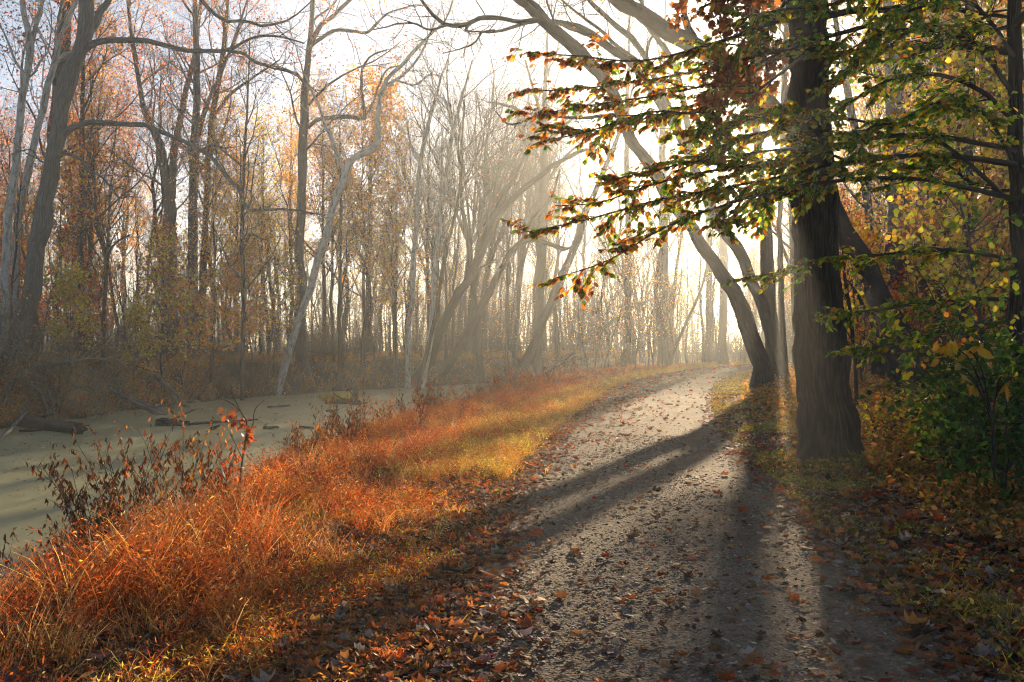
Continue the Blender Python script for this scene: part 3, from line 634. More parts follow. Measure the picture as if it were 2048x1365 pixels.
# E: big tree leaning left behind the dark trunk
hero('overhanging_tree', 'heavy dark tree behind the tall trunk leaning left to the top of the view', 'dark', 29.,
     [(1853,830,84),(1847,809,70),(1820,723,56),(1796,672,52),(1768,611,47),(1741,563,44),(1717,508,42),(1680,450,40),(1640,365,38),(1560,236,36),(1515,190,36),(1450,140,35),(1416,109,35),(1382,92,35),(1348,75,35),(1334,68,34),(1282,24,30),(1240,5,28),(1180,-60,22),(1100,-160,16),(1020,-280,8)],
     [([(1400,100,16),(1370,40,14),(1365,-30,12),(1360,-120,8)], 1, 6), ([(1290,30,13),(1240,-10,10),(1150,-30,6)], -2, 6)],
     twigs=(7, 1.5), leafn=250, pal=BRN+ORA, lsize=.08, ns=22, ttw=(8, .75))
rng = np.random.default_rng(106)
hero('bank_tree', 'big grey tree leaning right on the far bank with long bare arching limbs', 'slate', 41.,
     [(17,770,50),(24,734,42),(44,655,36),(66,552,36),(81,466,33),(101,342,31),(120,239,30),(133,171,34),(160,103,28),(170,51,31),(173,0,28),(178,-120,24),(190,-300,17),(200,-480,9),(205,-620,4)],
     [([(122,272,17),(137,260,14),(178,246,12),(219,248,11),(260,250,10),(290,251,10),(314,260,9),(345,273,8.5),(376,287,8),(410,304,8),(434,325,7.5),(451,352,7),(478,376,7),(485,393,6.5),(487,417,6),(513,422,6),(547,419,5),(581,420,4.5),(608,424,4),(650,431,3)], -3., 18),
      ([(405,300,6),(425,290,4.5),(450,305,4),(480,330,3),(500,345,2)], .5, 5),
      ([(168,100,16),(185,87,13),(222,80,12),(260,80,11),(294,82,11),(328,90,10),(369,101,9.5),(410,103,9),(458,101,8),(485,85,6),(513,73,6),(547,73,5),(581,80,4),(608,87,3)], -3, 15),
      ([(458,102,7),(485,108,6.5),(513,126,6),(533,132,5),(547,137,4),(590,150,3),(640,190,2)], 1, 8, -2.),
      ([(110,322,8),(130,308,6),(164,320,5.5),(174,342,5),(202,352,5),(222,376,4.5),(239,396,4),(260,393,3),(284,395,2)], -1.5, 9),
      ([(165,95,17),(183,60,16),(200,25,16),(212,10,14),(235,-40,11),(290,-120,7)], 1, 7),
      ([(180,-90,13),(260,-110,11),(350,-60,9),(403,0,8),(424,24,7),(455,44,7),(496,41,6),(513,51,6),(554,48,5),(581,38,4),(608,17,3),(636,-10,2)], -2.5, 14),
      ([(105,330,5),(80,322,4),(60,300,3),(20,310,2)], 1, 5)],
     twigs=(9, 1.35), leafn=1600, pal=[(.09,.05,.03),(.14,.07,.035),(.2,.1,.04)], lsize=.075, ns=22, n=60, ttw=(8, .68))
# G: pale trees behind it
hero('pale_tree', 'pale forked sycamore at the far left edge behind the leaning bank tree', 'pale', 44., [(8,720,20),(10,620,19),(15,466,17),(24,376,16),(34,308,15),(44,205,14),(55,137,14),(62,85,14),(51,41,12),(44,0,11),(38,-150,7),(30,-300,3)],
     [([(62,90,11),(70,60,10),(80,27,9),(85,0,8),(95,-120,5)], 1, 7), ([(52,150,7),(30,120,5),(10,70,4),(-10,40,3)], -1, 6)], leafn=3000, pal=RED+BRN, ttw=(8, .5))
hero('pale_tree', 'pale patchy sycamore rising just behind the leaning bank tree', 'pale', 46., [(20,715,19),(28,580,17),(38,444,15),(51,359,14),(72,273,14),(92,188,14),(106,137,13),(120,85,12),(137,34,11),(154,0,10),(185,-120,6),(200,-240,3)],
     [([(108,128,8),(125,112,7),(147,102,6),(190,85,4),(230,70,3)], 1, 6)], leafn=3000, pal=RED+BRN, ttw=(9, .45))
hero('woodland_tree', 'thick grey trunk half hidden behind the leaning bank tree', 'grey', 52., [(40,712,28),(72,500,27),(104,300,26),(123,154,26),(130,51,25),(137,0,24),(150,-200,14),(155,-380,5)], [], leafn=3000, pal=RED+ORA, lsize=.12, ttw=(16, .35))
rng = np.random.default_rng(107) # leaning sycamore and the straight trunk beside it
hero('white_sycamore', 'white barked crooked sycamore leaning right out over the canal', 'pale', 60.,
     [(572,725,15),(578,710,14),(585,682,14),(602,628,14),(622,570,15),(639,518,15),(656,460,15),(674,393,15),(688,359,15),(694,335,15),(705,318,14),(729,306,14),(753,291,13),(758,270,12),(756,246,11),(756,222,10),(759,195,10),(768,172,9.5),(787,167,9)],
     [([(759,195,9),(766,176,9),(776,154,8),(804,130,8),(828,103,7),(848,82,7),(869,62,6),(886,48,5),(900,20,4),(912,-30,3)], -2, 11),
      ([(766,178,7),(787,163,7),(807,150,6),(840,110,5),(862,62,4),(880,20,3)], 2, 9), ([(688,342,8),(681,328,7.5),(670,297,7),(660,270,6),(650,253,6),(640,215,5),(625,185,4),(610,150,3)], 1.5, 9),
      ([(790,160,5),(830,170,4),(860,150,3),(890,155,2)], -1, 5)], twigs=(9, 1.8), leafn=250, pal=BRN+ORA, top=False)
hero('woodland_tree', 'tall straight grey tree just behind the white leaning sycamore', 'slate', 66., [(604,712,24),(604,690,21),(602,560,18),(601,466,18),(606,308,17.5),(609,205,15),(618,103,12),(622,60,10),(628,-60,7),(632,-200,4)],
     [([(615,110,9),(625,80,9),(645,48,9),(667,31,8),(700,0,7),(740,-40,5)], 2, 9), ([(616,256,9),(626,246,9),(639,239,9),(670,234,9),(700,234,9),(730,236,9),(726,205,7),(724,164,6),(726,135,5),(745,110,4),(775,100,3)], -1.5, 12),
      ([(728,232,6),(742,215,5),(770,145,4),(800,132,3)], .5, 6), ([(613,175,8),(600,155,7),(588,147,7),(547,133,5),(500,122,4)], 2, 8),
      ([(620,95,8),(640,78,7),(670,62,7),(711,63,7),(735,65,6),(763,38,5),(783,24,4),(830,10,3)], 1, 9)], twigs=(9, 2.), leafn=4000, pal=RED+ORA+BRN, lsize=.12)
# J: the group of tall trunks with thin red crowns
hero('woodland_tree', 'thickest trunk of the tall group mid left with a thin red crown', 'slate', 62., [(342,705,32),(342,690,29),(340,560,27),(337,400,25),(325,320,18),(310,270,14),(290,220,11),(270,120,8),(255,0,5),(250,-60,3)],
     [([(338,410,17),(345,340,15),(358,256,13),(372,180,11),(390,100,9),(400,20,7),(410,-80,4)], 1, 12)], twigs=(10, 2.6), leafn=10000, pal=RED+BRN+BRN+ORA, lsize=.095, ttw=(20, .35))
hero('woodland_tree', 'middle trunk of the tall group mid left with ivy green streaks', 'slate', 58., [(384,712,22),(384,690,18),(385,560,17),(386,440,17),(387,308,16),(393,205,14),(393,103,12),(390,0,9),(388,-150,5),(387,-240,2)],
     [([(388,300,9),(410,220,8),(440,150,7),(475,60,5),(500,-20,3)], 2, 10)], twigs=(10, 2.4), leafn=8000, pal=RED+BRN+BRN+ORA, lsize=.095, ttw=(20, .35))
hero('woodland_tree', 'right hand slanting trunk of the tall group mid left', 'bark', 64., [(402,712,16),(404,640,15),(407,520,14),(410,466,13),(415,342,13),(424,239,12),(438,154,11),(451,68,9),(455,0,7),(470,-120,3)],
     [([(424,239,7),(460,190,6),(500,160,5),(560,120,3)], -1, 10)], twigs=(10, 2.4), leafn=8000, pal=RED+ORA+BRN, lsize=.095, ttw=(20, .35))
hero('slim_tree', 'slim upright tree between the leaning bank tree and the tall group', 'grey', 50., [(160,715,13),(161,600,12),(162,450,11),(164,300,9),(166,150,7),(170,20,5),(172,-60,2)], [], leafn=2000, pal=ORA+YEL+YGR, ttw=(20, .3))
hero('slim_tree', 'slim dark tree with low bare boughs on the far bank', 'bark', 47., [(206,722,9),(208,620,8),(212,529,7.5),(203,480,6),(195,450,5),(190,380,4),(186,300,2)], [([(212,535,5),(222,500,5),(240,480,4),(260,470,3)], 1, 6), ([(205,480,4),(180,460,4),(150,470,3)], -1, 6), ([(210,560,4),(190,540,3),(178,510,2)], 1, 5)], twigs=(8, 1.3), leafn=60, pal=RED, ttw=(10, .4))
hero('slim_tree', 'slim straight dark tree standing at the bank left of the white sycamore', 'bark', 55., [(485,735,9),(485,700,8.5),(486,600,8),(485,470,7.5),(487,350,6),(495,200,4),(500,60,2)], [([(487,500,4),(500,470,4),(530,480,3)], 1, 6)], leafn=2200, pal=YEL+ORA, ttw=(18, .3))
rng = np.random.default_rng(108)
hero('leaning_tree', 'grey long trunk leaning right through the haze from the far bank', 'grey', 74., [(850,735,22),(862,708,20),(903,612,19),(934,561,19),(958,513,18),(978,468,17),(1005,422,15),(1043,383,13),(1081,352,11),(1105,332,10),(1139,314,8),(1166,301,7),(1200,300,4)],
     [([(934,561,8),(955,540,6),(990,520,5)], 2, 5), ([(958,505,11),(985,440,10),(1020,370,9),(1060,290,7),(1080,230,5)], 3, 10)], twigs=(10, 2.2), leafn=200, pal=BRN, top=False)
hero('leaning_tree', 'dark trunk leaning right with hooked top in the haze', 'bark', 78., [(885,745,18),(893,732,17),(944,650,16),(971,605,15),(992,554,14),(1012,520,13),(1030,495,12),(1043,485,11),(1070,480,10),(1101,489,8),(1129,501,6),(1146,491,4)],
     [([(1043,485,8),(1065,440,8),(1100,400,6),(1120,340,4)], 2, 9)], twigs=(10, 2.2), leafn=120, pal=BRN, top=False)
hero('leaning_tree', 'thick trunk leaning right below the leafy branch tip in the haze', 'grey', 82., [(1040,745,20),(1074,673,18),(1094,626,17),(1118,571,17),(1139,520,16),(1156,475,15),(1170,430,14),(1195,370,12),(1225,300,9),(1250,230,6),(1270,160,3)],
     [([(1150,490,7),(1135,497,6),(1110,490,5),(1080,480,4)], 1, 7)], leafn=120, pal=BRN, ttw=(10, .5))
hero('fallen_tree', 'thin trunk slumped low across the haze toward the path bend', 'slate', 96., [(1105,735,8),(1118,725,8),(1156,697,7),(1190,670,7),(1217,650,7),(1248,626,6),(1282,608,6),(1316,595,5),(1350,580,3)], [], twigs=(8, 1.6), leafn=60, pal=YEL, ttw=(14, .3), ns=8)
hero('pale_tree', 'pale upright slender tree right of the golden tree', 'pale', 71., [(816,735,12),(817,673,10.5),(823,605,10),(826,537,10),(831,466,9.5),(835,393,9),(841,325,8.5),(855,256,8),(869,205,6.5),(882,154,5),(896,120,3),(905,80,2)], [([(842,320,5),(822,290,4),(815,240,3)], 1, 6)], leafn=150, pal=BRN, ttw=(12, .45))
hero('pale_tree', 'pale slender tree curving up between the slim trees and the leaning trunks', 'pale', 69., [(845,760,14),(848,752,12),(862,673,11),(865,622,10.5),(869,554,10),(874,485,10),(886,393,9.5),(896,325,9),(903,280,8),(913,239,7),(928,180,5),(945,120,3)], [([(902,285,6),(905,250,5.5),(901,239,5),(889,202,4),(876,191,3),(860,170,2)], 1, 7)], leafn=150, pal=BRN, ttw=(12, .45))
hero('slim_tree', 'slim dark tree crossing in front of the pale curving one', 'bark', 66., [(855,700,9),(860,680,8.5),(876,605,8),(886,537,8),(900,468,7.5),(911,427,7),(923,342,6),(925,270,4),(930,200,2)], [], leafn=120, pal=BRN, ttw=(12, .4))
hero('woodland_tree', 'broad upright tree with wide bare crown in the hazy middle', 'grey', 90., [(1074,712,22),(1075,673,20),(1080,560,19),(1086,440,18),(1088,342,16),(1087,256,14),(1090,190,9),(1094,90,5),(1096,20,2)],
     [([(1086,280,9),(1060,240,8),(1030,218,7),(1000,208,5),(975,205,3)], 3, 12), ([(1086,300,9),(1120,260,8),(1160,225,6),(1200,190,4)], -3, 12), ([(1087,330,8),(1060,290,7),(1040,260,6),(1036,230,4)], 3, 9), ([(1088,250,8),(1070,190,6),(1050,120,4)], 1, 9), ([(1088,390,8),(1110,340,7),(1145,300,5),(1180,280,3)], 2, 9)], twigs=(11, 3.), leafn=100, pal=BRN, ttw=(8, .7))
for (px, w, Y, lab) in ((1255, 14, 88, 'upright hazy tree between the slumped trunk and the bend'), (1327, 18, 92, 'thick blue grey hazy tree left of the path bend'), (1416, 13, 104, 'faint hazy tree beyond the far end of the path'), (1445, 17, 97, 'faint wide hazy tree right at the path end')):
    hero('hazy_tree', lab, 'grey', Y, [(px,714,w*1.2),(px,680,w),(px+2,500,w*.9),(px-2,300,w*.7),(px+3,100,w*.4),(px+3,-40,w*.1)], [], leafn=80, pal=BRN, ttw=(10, .35))
hero('hazy_tree', 'thin hazy trunk leaning right near the path end', 'bark', 84., [(1335,735,8),(1353,690,7),(1380,630,6),(1405,570,5),(1420,500,4),(1428,430,2)], [], leafn=60, pal=YEL, ttw=(9, .4))
# the golden tree in the sun
hero('golden_tree', 'golden leaved tree glowing in the sun behind the white sycamore', 'bark', 80., [(737,712,13),(737,640,12),(738,520,11),(740,420,9),(742,320,7),(745,250,4),(746,200,2)], [], leafn=13000, pal=[(.6,.34,.05),(.62,.4,.08),(.55,.26,.04)], lsize=.19, ttw=(34, .25))
hero('golden_tree', 'smaller golden leaved tree low beside the pale upright tree', 'bark', 72., [(790,712,9),(789,640,8),(786,560,7),(784,470,5),(783,400,2)], [], leafn=7000, pal=[(.6,.36,.06),(.5,.26,.05)], lsize=.15, ttw=(26, .3))
# right side woods behind the leaves
hero('orange_tree', 'thin orange leaved tree around the low sun behind the bend', 'bark', 56., [(1592,735,16),(1590,640,14),(1586,500,12),(1578,360,10),(1572,200,7),(1570,60,4),(1568,-20,2)], [([(1588,560,7),(1560,480,6),(1520,400,4),(1480,340,3)], 1, 7)], leafn=9000, pal=ORA+[(.55,.2,.03)], lsize=.12, ttw=(30, .3))
hero('slim_tree', 'slim leaning grey tree seen between the tall trunk and the right hand leaves', 'grey', 40., [(1755,760,20),(1745,600,18),(1735,420,17),(1724,308,16),(1703,222,15),(1690,154,14),(1670,30,10),(1650,-120,5)], [], leafn=500, pal=ORA+BRN, ttw=(12, .4))
hero('woodland_tree', 'broad grey tree standing deep in the leaves right of the tall trunk', 'grey', 34., [(1790,800,50),(1790,720,44),(1795,560,42),(1792,420,40),(1789,290,40),(1787,137,38),(1785,0,35),(1780,-250,20),(1778,-450,8)], [], leafn=700, pal=ORA+YEL, ttw=(14, .45))
hero('woodland_tree', 'grey tree far right behind the overhanging beech leaves', 'bark', 30., [(1940,830,30),(1940,700,27),(1938,500,25),(1936,376,24),(1936,205,22),(1940,0,19),(1945,-300,8)], [], leafn=700, pal=ORA+YGR, ttw=(14, .4))
hero('slim_tree', 'dark young tree just right of the tall trunk', 'dark', 20., [(1716,860,10),(1714,820,9),(1712,760,8),(1707,690,7.5),(1697,600,7),(1688,540,5),(1682,460,3)], [([(1700,610,5),(1688,585,4),(1670,560,3)], .4, 5)], twigs=(5, .8), leafn=160, pal=ORA+YGR, lsize=.09, ttw=(10, .3))
hero('slim_tree', 'thin dark trunk leaning left between the tall trunk and the heavy dark tree', 'dark', 27., [(1815,810,13),(1800,775,12),(1770,700,10),(1740,640,8),(1715,590,6),(1695,560,4)], [], leafn=200, pal=ORA+RED, lsize=.09, ttw=(10, .3))
# ---------- beech with layered leaf sprays, trunk at the right edge
YB = 11.; zg = gz((2036-HX)/F*YB, YB)
T, R = world([(2046,1010,42),(2042,900,36),(2040,700,33),(2036,450,31),(2034,250,29),(2030,0,26),(2026,-300,18),(2024,-620,6)], YB, 0, 40)
T[0, 2] = zg-.3; base = np.array([T[0, 0], YB, zg]); beech = empty('beech_tree', base)
tag(beech, 'beech tree at the right edge with layered green and copper leaf sprays across the path', 'tree')
g = G(); tubes(g, T[None], R[None], 20); g.build('trunk', M['dark'], beech, smooth=True, bk=True, col=False, origin=base)
SPR = [ # (points from the trunk outwards, depth at trunk, depth change)
 ([(2030,-60,12),(1850,-40,11),(1700,-20,9),(1560,40,8),(1420,90,6),(1280,122,4),(1150,112,3),(1052,106,2)], 11, -.2),
 ([(2030,-20,12),(1880,0,10),(1740,50,9),(1600,90,8),(1450,130,6),(1300,160,4),(1160,178,3),(1042,183,2)], 11, .8),
 ([(1560,105,6),(1450,160,5),(1320,190,4),(1200,208,3),(1120,222,2),(1045,228,1.5)], 11.4, -.3),
 ([(1580,80,7),(1500,150,6),(1400,205,5),(1300,235,4),(1200,262,3),(1090,250,2)], 11.4, .3),
 ([(1610,110,7),(1500,190,6),(1400,225,5),(1300,225,4),(1180,262,3),(1078,284,2)], 11, -.6),
 ([(2034,300,12),(1850,270,10),(1700,285,9),(1560,320,7),(1440,340,6),(1320,365,5),(1200,405,3),(1110,412,2)], 10.8, -.4),
 ([(2034,330,12),(1850,310,10),(1700,325,9),(1560,355,7),(1430,380,6),(1300,405,5),(1150,445,3),(1042,466,2)], 10.8, .2),
 ([(2036,400,11),(1850,360,9),(1700,360,8),(1560,380,7),(1420,420,5),(1320,460,4),(1220,520,3),(1110,557,2)], 10.6, -.5),
 ([(1640,300,7),(1560,300,6),(1480,310,5),(1380,325,4),(1290,345,3),(1220,360,2)], 10.4, -.3),
 ([(1700,240,7),(1600,230,6),(1520,230,5),(1440,250,3),(1370,270,2)], 10.9, .3),
 ([(2036,520,9),(1900,500,8),(1760,510,7),(1640,520,6),(1560,545,4),(1490,555,2)], 11.5, 1.),
 ([(2036,600,9),(1900,600,8),(1760,620,6),(1690,625,4),(1640,630,2)], 11, 1.4),
 ([(2036,640,8),(1900,660,7),(1780,690,5),(1700,700,3)], 11, .6),
 ([(2034,250,10),(1960,180,9),(1870,150,8),(1780,160,6),(1690,210,3)], 11, -.8),
 ([(2034,200,10),(1950,90,9),(1850,60,7),(1760,70,5),(1680,110,3)], 11, -.4),
 ([(2034,420,10),(1940,330,8),(1840,260,7),(1760,250,5),(1680,290,3)], 11, -1.),
 ([(2036,350,9),(1980,240,8),(1920,200,6),(1860,210,4)], 11, -2.2),
 ([(2034,120,9),(1960,20,8),(1880,-10,6),(1800,20,4)], 11, -1.5),
 ([(2036,50,9),(1900,80,7),(1800,120,6),(1720,130,4),(1660,180,3)], 11, .6),
 ([(2036,380,9),(1960,380,7),(1890,330,6),(1800,330,4)], 11, .8),
 ([(2034,-30,10),(1800,-30,8),(1660,10,7),(1560,20,5),(1480,40,3)], 11, -.5),
 ([(1760,250,6),(1680,235,5),(1600,225,5),(1500,240,4),(1420,275,2)], 10.4, -.3),
 ([(1700,285,6),(1620,268,5),(1540,262,4),(1440,292,2)], 10.6, -.2),
 ([(1700,325,6),(1620,325,5),(1540,332,4),(1460,352,3),(1410,385,2)], 10.6, .3),
 ([(1700,360,6),(1620,375,5),(1530,405,4),(1450,450,2)], 10.6, .4),
 ([(1700,325,6),(1640,300,5),(1590,285,4),(1562,282,2)], 10.6, -.4),
 ([(1700,360,5),(1650,350,4),(1580,372,3),(1500,385,2)], 10.6, .1),
]
gl = G()
SP3 = [world(a, b, c, 26) for a, b, c in SPR]
for k in range(16):                                   # unseen upper crown, added to shade the leaves below from the sky
    z0 = 4.6+4.6*k/16; aa = k*2.4; L = 4.2-.12*k; c0 = np.array([np.interp(z0, T[:, 2], T[:, 0]), YB, z0]); t = np.linspace(0, L, 26)
    SP3.append((c0+np.stack([np.cos(aa)*t, np.sin(aa)*t, .22*t+.06*np.sin(t*2)], -1), np.linspace(.05, .006, 26)))
for p, r in SP3:
    gg = G(); tubes(gg, p[None], r[None], 6)
    Ll = np.linalg.norm(p[-1]-p[0]); k = int(6+Ll*4.2)
    l1, r1 = grow(p[None], r[None], k, .12, .98, 42, .46, 6, .09, -.02, .6, flat=.97, lenT=lambda t: 1.25-.8*t); l1, r1 = clear(l1, r1, .3); tubes(gg, l1, r1, 4)
    l2, r2 = grow(l1, np.maximum(r1, .003), 4, .15, .95, 42, .2, 4, .1, -.03, .7, flat=.9); l2, r2 = clear(l2, r2, .3); tubes(gg, l2, r2, 3)
    gg.build('spray', M['bark'], beech, smooth=True, bk=True, col=False, origin=base)
    pp = [along(p[None], int(16+Ll*8), .5, 1.), along(l1, 13, .1, 1.), along(l2, 7, .1, 1.)]
    q = np.concatenate([a[0] for a in pp]); d = np.concatenate([a[1] for a in pp]); m = len(q)
    sd = unit(np.cross(d, [0, 0, 1.]))*np.where(rng.random(m) < .5, 1, -1)[:, None]
    ld = unit(d*.7+sd*.65+rng.normal(size=(m, 3))*.2+np.array([0, 0, -.45]))
    nr = np.array([0, 0, 1.])+rng.normal(size=(m, 3))*.42
    X = q[:, 0]; Z = q[:, 2]; tipness = np.clip((4.2-X)/4.2, 0, 1)     # copper towards the outer tips
    f = np.clip(.06+.6*tipness**1.7+.25*np.clip((Z-3.8)/1., 0, 1)*tipness, 0, .85)
    rn = rng.random(m); c = pick(GRN, m, .25)
    c = np.where((rn < f)[:, None], pick([(.28,.1,.03),(.42,.17,.03),(.5,.22,.04),(.2,.07,.03)], m, .25), c)
    ye = (rng.random(m) < .45)&(rn >= f); c = np.where(ye[:, None], pick(YGR, m, .25), c)
    ok = prune(q+ld*.035, .42)
    q = q[ok]; leaves(gl, q, ld[ok], nr[ok], (.058+.036*rng.random(len(q))), 'oval', c[ok], 1., .15)
gl.build('foliage', M['beech'], beech, origin=base)

rng = np.random.default_rng(109)
fns = []
def near_hit(x, y): return False
protos = {}
def register(key, root, label, catg, zone): protos.setdefault(key, []).append([root, False])
for i in range(6): register('bare', make_tree('bare_tree', 19+1.2*i, .17+.02*i, ['grey', 'bark'][i % 2], 130, BRN+RED, dens=1.2, k1=15+i, t0=.33+.03*i, fork=(i % 3 == 2), lean=(rng.normal()*.05, rng.normal()*.05), wander=.03), '', '', '')
for i in range(3): register('red', make_tree('red_tree', 20+1.5*i, .17+.02*i, 'bark', 8000, RED+BRN+ORA, k1=18, t0=.4, lsize=.095, lean=(rng.normal()*.04, rng.normal()*.04)), '', '', '')
for i in range(3): register('orange', make_tree('orange_tree', 14+2*i, .12+.02*i, 'bark', 8000, ORA+YEL, k1=18, t0=.28, lsize=.1), '', '', '')
for i in range(3): register('yellow', make_tree('yellow_tree', 13+2*i, .11+.02*i, 'grey', 3000, YEL+YGR, k1=18, t0=.3, lsize=.12), '', '', '')
for i in range(5): register('thin', make_tree('thin_tree', 10+1.2*i, .055+.008*i, ['bark', 'grey'][i % 2], 150, BRN+ORA, k1=16, t0=.3, L1=.2, ang=32, lean=(rng.normal()*.1, rng.normal()*.1), wander=.04), '', '', '')
for i in range(4): register('sapling', make_sapling('sapling', 4.5+i*.9, 'bark', [100, 300, 600, 200][i], BRN+ORA+YEL, .08), '', '', '')
for i in range(3): register('rsapling', make_sapling('maple_sapling', 5+i, 'bark', 4500, [RED+ORA, ORA+YEL, RED+YEL][i], .1, 22, kind='dia', L1=.3), '', '', '')
for i in range(4): register('thicket', make_sapling('thicket', 2.2+.4*i, 'bark', [120, 0, 200, 60][i], BRN, .06, 9, stems=9, L1=.32, rad=.012), '', '', '')
for i in range(3): register('leafy', make_sapling('leafy_sapling', 5+i*1.2, 'bark', 4000, [YGR+YEL, ORA+YEL, YEL+YGR+BRN][i], .1, 18, kind='oval', L1=.3), '', '', '')
def place(key, x, y, label, catg, group, s=1., i=None):
    L = protos[key]; i = int(rng.integers(len(L))) if i is None else i
    root, usedp = L[i]
    o = root if not usedp else copy_tree(root); L[i][1] = True
    o.location = (x, y, gz(x, y)-.05); o.rotation_euler = (0, 0, rng.random()*6.28); o.scale = (s,)*3
    tag(o, label, catg, group); return o
NAMES = {'bare': ('bare tall grey tree', 'tree'), 'red': ('tall tree with thin red brown leaves', 'tree'), 'orange': ('orange leaved tree', 'tree'), 'yellow': ('yellow leaved tree', 'tree'),
         'thin': ('thin bare pole of a tree', 'tree'), 'sapling': ('spindly brown sapling', 'sapling'), 'rsapling': ('bushy red and orange maple sapling', 'sapling'), 'thicket': ('low tangled bare thicket', 'shrub'), 'leafy': ('leafy yellow green sapling', 'sapling')}
occ = []
def put(key, n, zone, xf, y0, y1, gap, smin=.8, smax=1.2, py_=1.):
    done = 0; tries = 0; nm, cg = NAMES[key]
    while done < n and tries < n*60:
        tries += 1
        y = y0+(y1-y0)*rng.random()**py_; lo, hi = xf(y)
        if hi <= lo: continue
        x = lo+(hi-lo)*rng.random()
        if abs(x) > .6*y+3: continue
        if (pl(y)-2 < x < pr(y)+1.2 and y < 110) or fb(y)-.4 < x < nb(y)+.5: continue
        if key in ('leafy', 'rsapling', 'thicket', 'orange', 'yellow') and y < 30 and .31 < x/y < .43: continue
        if abs(x/y-.259) < .03 and y < 90: continue
        if any((x-a)**2+(y-b)**2 < (gap+c)**2/4 for a, b, c in occ): continue
        occ.append((x, y, gap)); lab = f'{nm} {zone}'
        place(key, x, y, lab, cg, f'group of {nm} {zone}', smin+(smax-smin)*rng.random()); done += 1
rng = np.random.default_rng(SEED)
left = lambda y: (-.6*y, fb(y)-3.); shore = lambda y: (fb(y)-7, fb(y)-.5)
rightw = lambda y: (pr(y)+2.5, .58*y+3); mid = lambda y: (max(fb(y)+0, nb(y)+1), pl(y)-2.5)
Z4 = 'far beyond the path bend'; Z1, Z2, Z3 = 'in the woods across the canal', 'in the haze beyond the canal bend', 'in the woods right of the path'
deepleft = lambda y: (-.58*y, -.2*y)
put('rsapling', 11, Z1, deepleft, 41, 66, 2., .8, 1.5); put('leafy', 6, Z1, lambda y: (-.5*y, -.2*y), 44, 66, 2.2); put('orange', 6, Z1, lambda y: (-.26*y, -.1*y), 62, 85, 3.); put('yellow', 5, Z1, lambda y: (-.26*y, -.1*y), 62, 85, 3.); put('red', 15, Z1, deepleft, 46, 100, 3.4); put('bare', 24, Z1, lambda y: (-.6*y, -.05*y), 46, 120, 3.6); put('orange', 10, Z1, deepleft, 48, 100, 3.6); put('yellow', 9, Z1, lambda y: (-.5*y, -.06*y), 50, 100, 3.6)
put('yellow', 8, Z4, lambda y: (.17*y, .38*y), 95, 160, 3.); put('orange', 12, Z4, lambda y: (.17*y, .38*y), 95, 160, 3.); put('bare', 30, Z2, lambda y: (-.02*y, .25*y), 84, 160, 3.2); put('bare', 20, Z2, lambda y: (-.09*y, .05*y), 80, 115, 2.6); put('yellow', 6, Z2, lambda y: (-.15*y, .04*y), 84, 130, 3.6)
put('thin', 66, Z1, lambda y: (-.6*y, fb(y)-2), 42, 105, 1.6); put('thin', 110, Z2, lambda y: (-.1*y, .26*y), 80, 165, 1.4)
put('sapling', 90, Z1, lambda y: (-.6*y, fb(y)-1), 38, 95, 1.); put('sapling', 140, Z2, lambda y: (-.1*y, .3*y), 74, 140, 1., .9, 1.6)
put('thicket', 110, 'on the far canal bank', lambda y: (fb(y)-10, fb(y)-.3), 33, 84, .7, .6, 1.3); put('thicket', 80, Z2, lambda y: (-.1*y, .3*y), 75, 130, .8, .8, 1.6)
put('leafy', 14, Z3, lambda y: (.34*y, .6*y), 20, 48, 1.7, .8, 1.3); put('rsapling', 24, Z3, lambda y: (max(pr(y)+3, .33*y), .6*y), 22, 60, 1.8, .8, 1.4)
put('orange', 13, Z3, lambda y: (.34*y, .58*y), 34, 72, 3., 1., 1.6); put('yellow', 11, Z3, lambda y: (.33*y, .58*y), 34, 72, 3., 1., 1.6); put('orange', 4, Z3, lambda y: (.292*y, .34*y), 55, 92, 3., .9, 1.2); put('bare', 16, Z3, lambda y: (pr(y)+5, .6*y), 45, 120, 4); put('thin', 24, Z3, lambda y: (pr(y)+3, .6*y), 30, 100, 2); put('thicket', 16, Z3, lambda y: (pr(y)+4, .6*y), 20, 50, 1)
# remove prototypes never placed
for L in protos.values():
    for root, usedp in L:
        if not usedp:
            for ch in list(root.children): bpy.data.objects.remove(ch)
            bpy.data.objects.remove(root)
rng = np.random.default_rng(110) # the view read as one mass
g = G()
for i in range(900):
    y = 125+120*rng.random(); x = (-.62+1.24*rng.random())*y
    H = (11+5*rng.random())*(1 if i % 3 else .4); n = 8; t = np.linspace(0, 1, n)
    T = np.stack([x+rng.normal()*.8*t+.2*rng.normal(size=n)*t, y+0*t, gz(x, y)+H*t], -1)[None]; R = ((.12+.1*rng.random())*(1-.85*t))[None]
    tubes(g, T, R, 5)
    l1, r1 = grow(T, R, 11, .25, 1, 40, H*.24, 5, .14, .1, .6); tubes(g, l1, r1, 3)
    l2, r2 = grow(l1, r1, 5, .2, 1, 42, H*.1, 4, .16, .05, .7); tubes(g, l2, r2, 3)
    l3, r3 = grow(l2, np.maximum(r2, .012), 3, .2, 1, 42, H*.05, 3, .16, .05, .8, .6); tubes(g, l3, r3, 3)
n = 170000; y = 122+125*rng.random(n); x = (-.62+1.24*rng.random(n))*y; cl = np.clip(.5+.9*wob(x, y, .35, 3.), 0, 1); k = rng.random(n) < .25+.75*cl; x, y, cl = x[k], y[k], cl[k]; n = len(x)
leaves(g, np.c_[x, y, ground(x, y)+(1.5+7.5*cl)*rng.random(n)**1.2], rdir(n), rdir(n), .22+.25*rng.random(n), 'dia', np.ones((n, 3))*.5, .8)
tag(g.build('distant_woods', M['bark'], smooth=True, bk=True, col=False), 'far bare woods closing the view behind the haze', 'woods', kind='stuff')

